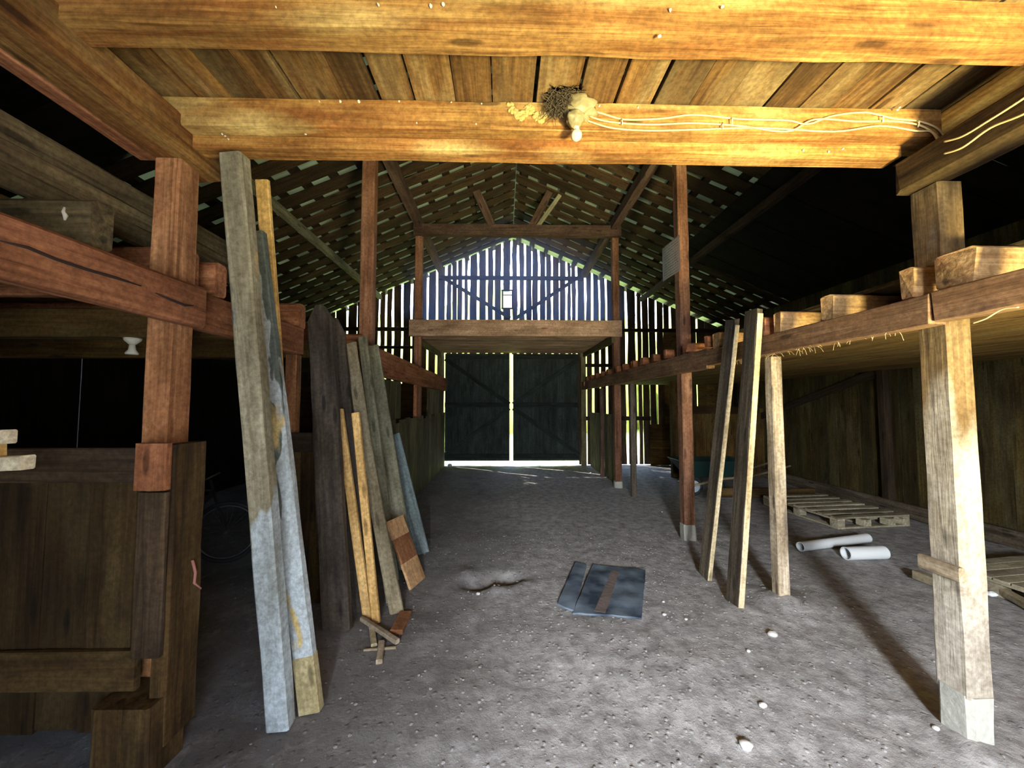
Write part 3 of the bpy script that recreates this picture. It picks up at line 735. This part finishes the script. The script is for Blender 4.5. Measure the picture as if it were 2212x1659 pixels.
lean('leaning_board', (-1.035, 1.90, .005), at(507, 338, Y=1.77), .105, .075, M_white, 'tall whitewashed timber leaning against the crossbeam, front one of the pair', jit=.006, ch=.008)
lean('leaning_board', (-.94, 1.985, .005), at(552, 505, Y=2.12), .10, .05, M_white2, 'whitewashed board with a bare yellow foot, behind the front one', jit=.006)
tipb = frame((-.94, 1.985, .005), at(552, 505, Y=2.12), (0, -1, 0))
bm = bmesh.new(); beam_bm(bm, .26, .104, .054, x0=-.002, jit=.002, seg=3); bmesh.ops.recalc_face_normals(bm, faces=bm.faces)
o = link('bare_end', bm, M_foot); o.parent = [q for q in C.objects if q.name.startswith('leaning_board')][-1]; tag(o, 'bare yellow sawn end')
_a, _b = at(618, 1060, Y=2.44), at(567, 390, Y=2.22)
lean('leaning_board', _a + (_a - _b) * (_a.z / (_b.z - _a.z)), at(567, 390, Y=2.22), .075, .03, M_yellow, 'bright yellow pine plank sticking up behind the whitewashed pair', jit=.003)
lean('leaning_plank', (-1.10, 2.66, .0), at(692, 662, Y=2.97), .185, .07, M_dark, 'thick dark weathered plank with a rounded top', jit=.01, round_end=.09, ch=.012)
lean('leaning_plank', (-1.03, 2.90, .0), at(722, 690, Y=3.22), .15, .05, M_dark, 'second dark plank tucked behind the thick rounded one', jit=.01, round_end=.05)
lean('lath', (-.945, 2.79, .0), at(732, 885, Y=2.98), .062, .035, M_stick, 'new yellow lath leaning on the dark plank, left one of the two', jit=.001)
lean('lath', (-.872, 2.745, .0), at(768, 892, Y=2.96), .055, .035, M_stick, 'new yellow lath with a slanted foot, right one of the two', jit=.001)
lean('leaning_board', (-.765, 2.87, .0), at(757, 742, Y=3.30), .10, .03, M_tan, 'pale tan board in front of the bundle, foot beside the square offcut', jit=.004, warp=.02)
lean('leaning_board', (-.86, 3.02, .0), at(758, 775, Y=3.42), .05, .03, M_tan, 'narrow tan strip just behind the front tan board', jit=.004)
lean('leaning_board', (-.93, 3.38, .0), at(783, 728, Y=3.70), .085, .03, M_grn, 'slim grey-green board at the middle of the bundle', jit=.004)
lean('leaning_board', (-.88, 3.62, .0), at(803, 748, Y=4.02), .14, .03, M_grn, 'wide grey-green board at the back of the bundle', jit=.004)
lean('leaning_board', at(900, 1205, Z=0) + Vector((.03, .1, 0)), at(848, 940, Y=4.22), .155, .03, M_blue, 'blue-grey painted board leaning at the right of the bundle', jit=.002)
lean('leaning_board', at(888, 1175, Z=0) + Vector((-.10, .14, 0)), at(838, 975, Y=4.42), .08, .03, M_bluedark, 'dark blue-grey board half hidden behind the painted one', jit=.002)
# cut pine panel
g = empty('striped_offcut', (-.72, 3.25, 0), 'short pine panel with a brown stripe leaning at the foot of the bundle', 'panel')
A_, B_, C_, D_ = at(885, 1280, Z=.0), at(918, 1243, Z=.0), at(835, 1130, Y=3.30), at(868, 1110, Y=3.52)
ux = ((C_ + D_) / 2 - (A_ + B_) / 2); wv = ((B_ - A_).length + (D_ - C_).length) / 2
Mp = frame((A_ + B_) / 2, (C_ + D_) / 2, (B_ - A_).cross(ux)); Lp = ux.length
for nm, a, b_, mt in (('lower_board', 0, .36, M_panel), ('stripe_board', .36, .72, M_brownstripe), ('upper_board', .72, 1, M_panel)):
    bm = bmesh.new(); beam_bm(bm, Lp * (b_ - a) - .001, wv, .022, x0=Lp * a, jit=.001, ch=.001, seg=2); bmesh.ops.recalc_face_normals(bm, faces=bm.faces)
    o = link(nm, bm, mt, Mp, g)
    if nm == 'stripe_board': o['label'] = 'brown varnished stripe'
# scraps on the floor
lean('wood_scrap', at(782, 1336, Z=.035), at(858, 1386, Z=.03), .032, .028, M_scrap, 'grey round-edged stick lying across the other scraps', up=(0, 0, 1), cat='wood scrap')
lean('wood_scrap', at(802, 1348, Z=.012), at(808, 1394, Z=.012), .035, .022, M_creamblock, 'short whitish scrap under the grey stick', up=(0, 0, 1), cat='wood scrap')
lean('wood_scrap', at(786, 1404, Z=.008), at(856, 1398, Z=.010), .02, .014, M_scrap, 'thin level scrap below the whitish one', up=(0, 0, 1), cat='wood scrap')
lean('wood_scrap', at(824, 1388, Z=.028), at(819, 1430, Z=.014), .036, .03, M_scrap, 'stubby brown scrap with a pale sawn end, nearest the camera', up=(0, 0, 1), cat='wood scrap')
lean('wood_scrap', at(876, 1325, Z=.02), at(856, 1366, Z=.02), .085, .035, M_brownstripe, 'flat brown offcut with a pale end by the tan board foot', up=(0, 0, 1), cat='wood scrap')

# ================================================================== LEANING BOARDS, RIGHT
lean('leaning_board', (1.755, 3.40, .0), (1.885, 3.10, 2.19), .035, .15, M_rough, 'narrower rough board leaning on the right rail, further from the camera', jit=.005, rag=.02)
lean('leaning_board', (1.725, 2.92, .0), (1.865, 2.80, 2.20), .042, .155, M_rough, 'wider rough weathered board leaning on the right rail, nearer the camera', jit=.007, rag=.02)

M_edge = wood('cream_sawn_edge', (.52, .42, .24), (.70, .60, .40), None, bump=.2, var=.05)
for o in [q for q in C.objects if q.get('label', '').find('rough') >= 0 and q.name.startswith('leaning_board')]:
    wd = .035 if 'narrower' in o['label'] else .042; ht = .15 if wd == .035 else .155; L_ = 2.2
    bm = bmesh.new(); beam_bm(bm, L_ - .04, wd * .96, .004, x0=.01, jit=.001, ch=.0, cz=ht / 2 + .004); bmesh.ops.recalc_face_normals(bm, faces=bm.faces)
    e_ = link('sawn_edge', bm, M_edge, WM[o.name], o); e_['label'] = 'pale cream sawn edge'

# unseen board wall added beside the camera to block light into the left bay
planks('wall_lightblock_left', [(-1.66, -1.635, YF + i * .22, YF + .214 + i * .22, 0, 2.08) for i in range(11)], M_gate, 'Z', kind='structure')

# ================================================================== PAPER SHEET
bm = bmesh.new(); n = 10
gr = [[bm.verts.new((1.965 - .03 * math.sin(j / n * 2.2) * (j / n), 4.17 + .41 * j / n, 2.99 + .41 * i / n)) for j in range(n + 1)] for i in range(n + 1)]
for i in range(n):
    for j in range(n): bm.faces.new((gr[i][j], gr[i][j + 1], gr[i + 1][j + 1], gr[i + 1][j]))
tag(link('paper_sheet', bm, mat_paper()), 'white printed sheet pinned to the tall red-brown right post', 'paper sign')

# ================================================================== LAMP, NEST, CABLES
g = empty('ceiling_lamp', (.33, 1.72, 2.9), 'dirty yellowed lamp with round bulb on the crossbeam', 'lamp')
blob('housing', (.352, 1.71, 2.873), (.070, .045, .066), M_box, amp=.5, freq=5, parent=g)
blob('socket', (.325, 1.69, 2.805), (.042, .036, .036), M_box, amp=.3, freq=5, parent=g)
blob('bulb', (.333, 1.70, 2.735), (.026, .026, .027), M_bulb, amp=.0, parent=g)
tube('bulb_neck', [(.333, 1.70, 2.79), (.333, 1.70, 2.755)], .014, M_bulb, parent=g)
bm = bmesh.new()
for i in range(700):
    a = random.uniform(0, 6.28); r = random.gauss(.066, .018); h = random.uniform(-.085, .085)
    c = Vector((.285 + r * math.cos(a) * .9, 1.735 + abs(r * math.sin(a)) * -.55, 2.925 + h)); d = Vector((random.uniform(-1, 1), random.uniform(-.5, .3), random.uniform(-1, 1))).normalized() * random.uniform(.02, .045)
    tube_bm(bm, [c - d, c + Vector((0, -.006, 0)), c + d], .0014, 3)
for v_ in bm.verts: v_.co.z = min(v_.co.z, 2.946)
tag(link('bird_nest', bm, M_nest), 'scruffy dark straw nest packed behind the lamp on the crossbeam', 'nest')
bm = bmesh.new()
WP = [(.025, 2.935), (.045, 2.90), (.075, 2.865), (.10, 2.885), (.125, 2.915), (.15, 2.875), (.175, 2.86), (.205, 2.90), (.225, 2.93)]
for i in range(110):
    t = random.random() * (len(WP) - 1.001); k = int(t); t -= k; px = WP[k][0] * (1 - t) + WP[k + 1][0] * t; pz = WP[k][1] * (1 - t) + WP[k + 1][1] * t
    m = bmesh.ops.create_icosphere(bm, subdivisions=2, radius=random.uniform(.006, .014), matrix=Matrix.Translation((px + random.gauss(0, .008), 1.762, pz + random.gauss(0, .009))))
    for q in m['verts']: q.co += q.normal * .007 * noise.noise(q.co * 90); q.co.y = 1.764 + (q.co.y - 1.762) * .6
tag(link('mud_nest', bm, M_mud, smooth=True), 'crumbly yellow mud nest in a W shape on the crossbeam', 'nest')


def cable(name, uv, Y=None, X=None, r=.0042, label=''):
    P = [at(u, v, Y=Y, X=X) for u, v in uv]; pts = []
    for i in range(len(P) - 1):
        p0, p1, p2, p3 = P[max(0, i - 1)], P[i], P[i + 1], P[min(len(P) - 1, i + 2)]
        for k in range(6):
            t = k / 6; pts.append(.5 * ((2 * p1) + (p2 - p0) * t + (2 * p0 - 5 * p1 + 4 * p2 - p3) * t * t + (3 * p1 - p0 - 3 * p2 + p3) * t ** 3))
    pts.append(P[-1])
    return tube(name, pts, r, M_cable, n=6, label=label, cat='cable')


cable('cable', [(1262, 236), (1300, 245), (1350, 258), (1430, 256), (1500, 248), (1600, 257), (1700, 260), (1745, 268), (1800, 250), (1870, 243), (1930, 256), (1985, 262), (2025, 278), (2046, 306)], Y=1.757, label='topmost cream cable along the crossbeam from the lamp')
cable('cable', [(1262, 246), (1310, 262), (1400, 269), (1500, 266), (1600, 272), (1700, 284), (1760, 258), (1850, 262), (1930, 262), (1990, 272), (2030, 300), (2047, 330)], Y=1.755, label='middle cream cable along the crossbeam from the lamp')
cable('cable', [(1262, 258), (1320, 276), (1400, 282), (1500, 280), (1640, 276), (1800, 284), (1900, 272), (1980, 283), (2012, 285), (2030, 312), (2047, 332)], Y=1.753, label='lowest cream cable along the crossbeam from the lamp')
cable('cable', [(2040, 306), (2080, 294), (2140, 258), (2212, 212), (2330, 130)], X=1.963, label='upper cream cable stapled along the right loft side timber')
cable('cable', [(2040, 332), (2080, 318), (2140, 276), (2212, 246), (2330, 180)], X=1.963, label='lower cream cable stapled along the right loft side timber')
cable('cable', [(2102, 698), (2130, 688), (2165, 668), (2200, 664)], X=1.905, r=.003, label='short loose wire hanging under the right rail')
for i, (u, v) in enumerate(((1343, 264), (1560, 272), (1580, 262), (1905, 258), (1982, 268), (2046, 298), (2050, 330))):
    c = at(u, v, Y=1.75); tube('cable_clip', [c - Vector((.0, 0, .016)), c - Vector((0, .008, 0)), c + Vector((0, 0, .016))], .003, M_bulb, n=5, label=ORD[i] + ' tiny cream cable clip counted from the lamp along the crossbeam', cat='clip', group='cable clips on the crossbeam')
# pale flecks stuck to the timbers
bm = bmesh.new()
for u, v, yy in ((690, 219, 1.762), (735, 219, 1.762), (775, 219, 1.762), (862, 219, 1.762), (975, 221, 1.762), (1040, 224, 1.762), (1295, 228, 1.762), (1378, 232, 1.762), (1028, 268, 1.76), (660, 290, 1.76), (900, 266, 1.76), (480, 290, 1.762), (493, 300, 1.762), (487, 294, 1.762), (1425, 78, 1.262), (1560, 15, 1.262), (1448, 22, 1.262), (817, 10, 1.262), (930, 12, 1.262), (596, 15, 1.262), (958, 9, 1.262), (1943, 232, 1.74), (1938, 238, 1.74), (1735, 325, 1.826), (1820, 322, 1.826), (1790, 328, 1.826)):
    c = at(u, v, Y=yy); m = bmesh.ops.create_icosphere(bm, subdivisions=2, radius=random.uniform(.0035, .0065), matrix=Matrix.Translation(c))
    for q in m['verts']: q.co += (q.co - c) * .7 * noise.noise(q.co * 150)
tag(link('cobweb_fluff', bm, M_fluff, smooth=True), 'pale flecks of fluff stuck along the crossbeam and joist', 'fluff', kind='stuff')
bm = bmesh.new()
for i in range(60):
    y = random.uniform(1.8, 3.4); c = Vector((1.92 + random.uniform(-.01, .03), y, 1.862)); d = Vector((random.uniform(-.03, .03), random.uniform(-.04, .04), -random.uniform(.01, .05)))
    tube_bm(bm, [c, c + d * .6 + Vector((0, 0, .01)), c + d], .0009, 3)
tag(link('hay_wisps', bm, M_cable), 'wisps of hay and cobweb hanging under the right rail', 'hay', kind='stuff')
# porcelain lamp holder in the left stall
lc = at(286, 745, Y=2.37)
g = empty('lamp_holder', (lc.x, 2.37, 1.9), 'small white porcelain lamp holder under the left loft', 'lamp')
tube('holder_base', [(lc.x, 2.37, 1.90), (lc.x, 2.37, 1.885), (lc.x, 2.37, 1.86)], [.045, .04, .015], M_porc, parent=g, n=16)
tube('holder_cup', [(lc.x, 2.37, 1.86), (lc.x, 2.37, 1.83), (lc.x, 2.37, 1.81), (lc.x, 2.37, 1.80)], [.015, .018, .032, .03], M_porc, parent=g, n=16)

# ================================================================== FLOOR THINGS
def ring(bm, c, r, rt, ax=(1, 0, 0), n=48):
    a = Vector(ax).normalized(); u = Vector((0, 0, 1)); s = a.cross(u).normalized()
    tube_bm(bm, [Vector(c) + (s * math.cos(q) + u * math.sin(q)) * r for q in [2 * math.pi * i / n for i in range(n)]], rt, 8, True)


def wheel(nm, c, r, ax, parent, rt=.02, spokes=24):
    bm = bmesh.new(); ring(bm, c, r - rt, rt, ax); bmesh.ops.recalc_face_normals(bm, faces=bm.faces); w = link(nm, bm, M_rubber, None, parent, True)
    bm = bmesh.new(); ring(bm, c, r - 2 * rt - .006, .007, ax); bmesh.ops.recalc_face_normals(bm, faces=bm.faces); link('rim', bm, M_spoke, None, w, True).parent = w
    a = Vector(ax).normalized(); u = Vector((0, 0, 1)); s = a.cross(u).normalized(); bm = bmesh.new()
    for i in range(spokes):
        q = 2 * math.pi * i / spokes; tube_bm(bm, [Vector(c) + a * (.02 if i % 2 else -.02), Vector(c) + (s * math.cos(q) + u * math.sin(q)) * (r - 2 * rt)], .0012, 4)
    tube_bm(bm, [Vector(c) - a * .035, Vector(c) + a * .035], .018, 10); link('spokes', bm, M_spoke, None, w, True)
    return w


def link_fix(parent_loc): pass


g = empty('bicycle', (-2.75, 3.75, 0), 'dark bicycle in the shade between the two stall fronts', 'bicycle'); gl = Vector((-2.75, 3.75, 0))
ax = Vector((.35, -1, 0)).normalized(); fwd = Vector((1, .35, 0)).normalized()
cb = Vector((-2.63, 3.78, .29)); ca = cb - fwd * .72 + Vector((0, 0, 0))
wheel('front_wheel', cb, .29, ax, g); wheel('rear_wheel', ca, .29, ax, g)
bbk = ca + fwd * .34 + Vector((0, 0, -.02)); st = ca + fwd * .22 + Vector((0, 0, .42)); hd = cb - fwd * .12 + Vector((0, 0, .40))
bm = bmesh.new()
for p, q in ((ca, bbk), (ca, st), (bbk, st), (bbk, hd), (st, hd), (hd, cb), (hd, hd + Vector((-.03, 0, .1)))): tube_bm(bm, [p, q], .013, 8)
bmesh.ops.recalc_face_normals(bm, faces=bm.faces); link('bike_frame', bm, M_rubber, None, g, True)
blob('saddle', st + Vector((0, 0, .05)), (.11, .05, .03), M_rubber, amp=.1, parent=g)
hb = hd + Vector((-.03, 0, .12)); tube('handlebar', [hb - ax * .24, hb - ax * .1, hb + ax * .1, hb + ax * .24], .011, M_spoke, parent=g)

# wheelbarrow
g = empty('wheelbarrow', (3.2, 6.3, 0), 'dark green wheelbarrow behind the leaning boards on the right', 'wheelbarrow')
bm = bmesh.new()
tb = [(2.83, 6.10), (3.95, 6.16), (3.95, 6.72), (2.83, 6.66)]; lo = [(3.06, 6.22), (3.74, 6.26), (3.74, 6.60), (3.06, 6.56)]
vt = [bm.verts.new((x, y, .585)) for x, y in tb]; vl = [bm.verts.new((x, y, .32)) for x, y in lo]
for i in range(4): bm.faces.new((vt[i], vt[(i + 1) % 4], vl[(i + 1) % 4], vl[i]))
bm.faces.new(vl[::-1]); bmesh.ops.subdivide_edges(bm, edges=bm.edges[:], cuts=2, use_grid_fill=True)
bmesh.ops.recalc_face_normals(bm, faces=bm.faces); bmesh.ops.solidify(bm, geom=bm.faces[:], thickness=.012); link('tray', bm, M_tray, None, g)
w = wheel('wheel', (3.10, 6.30, .165), .165, (0.1, -1, 0), g, .035, 8)
bm = bmesh.new(); tube_bm(bm, [(3.10, 6.262, .165), (3.10, 6.338, .165)], .095, 20); bmesh.ops.recalc_face_normals(bm, faces=bm.faces); link('wheel_disc', bm, M_hub, None, w)['label'] = 'pale grey wheel disc'
for s in (0, .42): tube('handle', [(3.0, 6.22 + s, .17), (3.5, 6.22 + s, .29), (4.0, 6.2 + s, .33), (4.65, 6.2 + s, .50)], .018, M_tan, parent=g)
for s in (0, .40): tube('leg', [(3.72, 6.24 + s, .33), (3.85, 6.24 + s, .0)], .014, M_tray, parent=g)
lean('plank_offcut', (3.15, 5.95, .14), (4.9, 6.05, .10), .05, .14, M_gate, 'brown plank lying in front of the wheelbarrow', up=(0, 0, 1))


def pallet(loc, rot, lx, ly, label, nslat=7):
    e = empty('pallet', loc, label, 'pallet', rot=rot); M = WM[e.name]
    def pc(nm, x0, x1, y0, y1, z0, z1):
        bm = bmesh.new(); d = (x1 - x0, y1 - y0)
        if d[0] >= d[1]:
            beam_bm(bm, d[0], d[1], z1 - z0, jit=.003, ch=.003); MM = M @ Matrix.Translation((x0, (y0 + y1) / 2, (z0 + z1) / 2))
        else:
            beam_bm(bm, d[1], d[0], z1 - z0, jit=.003, ch=.003); MM = M @ Matrix.Translation(((x0 + x1) / 2, y0, (z0 + z1) / 2)) @ Matrix.Rotation(math.pi / 2, 4, 'Z')
        bmesh.ops.recalc_face_normals(bm, faces=bm.faces); link(nm, bm, M_pallet, MM, e)
    for i in range(nslat):
        y = (ly - .09) * i / (nslat - 1); pc('deck_slat', 0, lx, y, y + .09, .122, .14)
    for x in (0, lx / 2 - .05, lx - .1): pc('stringer_board', x, x + .1, 0, ly, .102, .121)
    for x in (0, lx * .36, lx * .70, lx - .1):
        for y in (0, ly / 2 - .05, ly - .1): pc('spacer_block', x, x + .1, y, y + .1, .022, .101)
    for x in (0, lx / 2 - .05, lx - .1): pc('bottom_board', x, x + .1, 0, ly, .003, .021)
    pc('bottom_board', 0, lx, 0, .09, .003, .0215)
    return e


pallet((4.0, 4.60, .0), math.radians(6), 1.0, 1.15, 'grey wooden pallet lying flat beyond the two white pipes')
pallet((3.88, 2.72, .0), math.radians(8), 1.1, .60, 'grey wooden pallet half hidden by the nearest right post', 6)
lean('timber_offcut', at(2140, 1262, Z=.05), at(2260, 1330, Z=.05), .06, .05, M_tan, 'yellowish timber in front of the pallet at the right photo edge', up=(0, 0, 1))
lean('timber_offcut', at(2003, 1240, Z=.05) + Vector((-.10, .0, 0)), at(2090, 1270, Z=.05) + Vector((-.12, -.06, 0)), .07, .07, M_tan, 'yellow-brown timber end peeping out behind the nearest right post', up=(0, 0, 1))
blob('stone', at(2143, 1283, Z=.03), (.035, .025, .02), M_pipe, label='bluish white lump beside the nearest right post', cat='stone')


def pipe(p0, p1, r, label):
    P0, P1 = Vector(p0), Vector(p1); bm = bmesh.new(); n = 28; d = (P1 - P0).normalized(); s = d.cross(Vector((0, 0, 1))).normalized(); t = s.cross(d)
    loops = []
    for P, rr in ((P0, r * .86), (P0, r), (P1, r), (P1, r * .86)):
        loops.append([bm.verts.new(P + (s * math.cos(2 * math.pi * j / n) + t * math.sin(2 * math.pi * j / n)) * rr) for j in range(n)])
    for a, b in ((0, 1), (1, 2), (2, 3), (3, 0)):
        for j in range(n): bm.faces.new((loops[a][j], loops[a][(j + 1) % n], loops[b][(j + 1) % n], loops[b][j]))
    bmesh.ops.recalc_face_normals(bm, faces=bm.faces)
    tag(link('plastic_pipe', bm, M_pipe), label, 'pipe')


pipe((3.02, 3.93, .052), (3.93, 4.15, .058), .046, 'longer thinner white pipe lying on the dirt floor')
pipe((3.30, 3.72, .062), (3.70, 3.74, .062), .060, 'shorter thicker white pipe lying beside the long one')

# rubber mat
g = empty('rubber_mat', (.85, 3.2, 0), 'dusty blue-black rubber mat lying in the aisle', 'mat'); MR = mat_rubber()
M_dust = plain('brown_dust', (.15, .115, .10), .95, bump=.5, bscale=30, var=.3)
def sheet(nm, quad, n, th, mat, amp=.01, lift=.012):
    bm = bmesh.new(); a, b, c, d = [Vector((p[0], p[1], 0)) for p in quad]; G = []
    for i in range(n + 1):
        r = []
        for j in range(n + 1):
            u, v = i / n, j / n; p = (a * (1 - u) + b * u) * (1 - v) + (d * (1 - u) + c * u) * v
            e = .008 * noise.noise(p * 14) if (i in (0, n) or j in (0, n)) else 0
            r.append(bm.verts.new((p.x + e, p.y + e, fz(p.x, p.y) * .5 + lift + amp * noise.noise(p * 5))))
        G.append(r)
    for i in range(n):
        for j in range(n): bm.faces.new((G[i][j], G[i][j + 1], G[i + 1][j + 1], G[i + 1][j]))
    bmesh.ops.recalc_face_normals(bm, faces=bm.faces); bmesh.ops.solidify(bm, geom=bm.faces[:], thickness=th)
    return link(nm, bm, mat, None, g, False)


P = lambda u, v: at(u, v, Z=.02)
sheet('mat_sheet', (P(1238, 1328), P(1386, 1338), P(1395, 1234), P(1280, 1222)), 20, .012, MR, .006, .022)
sheet('folded_edge', (P(1203, 1308), P(1240, 1322), P(1268, 1222), P(1243, 1217)), 14, .014, MR, .006, .034)
o = sheet('dust_strip', (P(1283, 1325), P(1308, 1330), P(1338, 1238), P(1322, 1235)), 10, .004, M_dust, .004, .036); o['label'] = 'strip of brown dirt across the mat'

# pebbles
for i, (u, v, r) in enumerate(((1435, 1331, .016), (1433, 1301, .012), (1482, 1340, .012), (1670, 1376, .03), (1648, 1527, .02), (1617, 1410, .014), (1612, 1612, .03), (1033, 1284, .018), (2022, 1580, .016), (1118, 1246, .012), (1082, 1262, .012), (1430, 1105, .014), (1448, 1108, .01), (1276, 1022, .02))):
    c = at(u, v, Z=.0); c.z = fz(c.x, c.y) + r * .4
    o = blob('pebble', c, (r, r * .8, r * .6), M_peb, sub=2, amp=.3)
    lab = {0: 'white pebble just right of the rubber mat, larger one', 1: 'white pebble right of the mat, above the larger one', 2: 'small white pebble furthest right of the mat', 3: 'pale stone in front of the slim whitish post',
           4: 'small pale stone on the open dirt left of the near right footing', 5: 'small pale stone between the mat and the slim whitish post', 6: 'pale stone nearest the bottom right of the open dirt', 7: 'pale pebble below the scraped hollow',
           8: 'white pebble against the nearest right footing', 9: 'small pebble at the right end of the scraped hollow', 10: 'small pebble inside the scraped hollow', 11: 'small pebble left of the tall sheet post foot', 12: 'tiny pebble closest to the tall sheet post foot', 13: 'pale pebble near the far right door corner'}[i]
    tag(o, lab, 'pebble', 'pale pebbles on the dirt floor')
bm = bmesh.new()
for i in range(2600):
    x = random.gauss(.9, 1.0); y = random.uniform(1.0, 4.6)
    if not -1.3 < x < 3.2: continue
    r = random.choice([.003, .004, .005, .007, .010]); m = bmesh.ops.create_icosphere(bm, subdivisions=1, radius=r, matrix=Matrix.Translation((x, y, fz(x, y) + r * .3)))
    for q in m['verts']: q.co.z = fz(x, y) + (q.co.z - fz(x, y)) * .55; q.co.x += noise.noise(q.co * 200) * r * .5
tag(link('gravel', bm, plain('gravel_grit', (.25, .24, .23), .95, var=.5, bscale=9)), 'loose pale grit scattered over the trodden dirt of the aisle', 'gravel', kind='stuff')

# scattering haze added in the far loft to imitate lens bloom around the gable
bm = bmesh.new(); _h = [(-1.95, 3.1), (2.4, 3.1), (2.4, roofz(2.4) - .16), (RX, RZ - .16), (-1.95, roofz(-1.95) - .16)]
board_poly(bm, _h, 7.0, 9.38); bmesh.ops.recalc_face_normals(bm, faces=bm.faces)
mh = bpy.data.materials.new('bloom_haze'); mh.use_nodes = True; nh = mh.node_tree; nh.nodes.remove(nh.nodes['Principled BSDF'])
vs = N(nh, 'VolumeScatter'); vs.inputs['Color'].default_value = (.45, .62, 1, 1); vs.inputs['Density'].default_value = .07; vs.inputs['Anisotropy'].default_value = .8
nh.links.new(vs.outputs[0], nh.nodes['Material Output'].inputs['Volume'])
tag(link('haze', bm, mh), 'added bluish haze imitating lens bloom under the far gable', 'haze', kind='stuff')
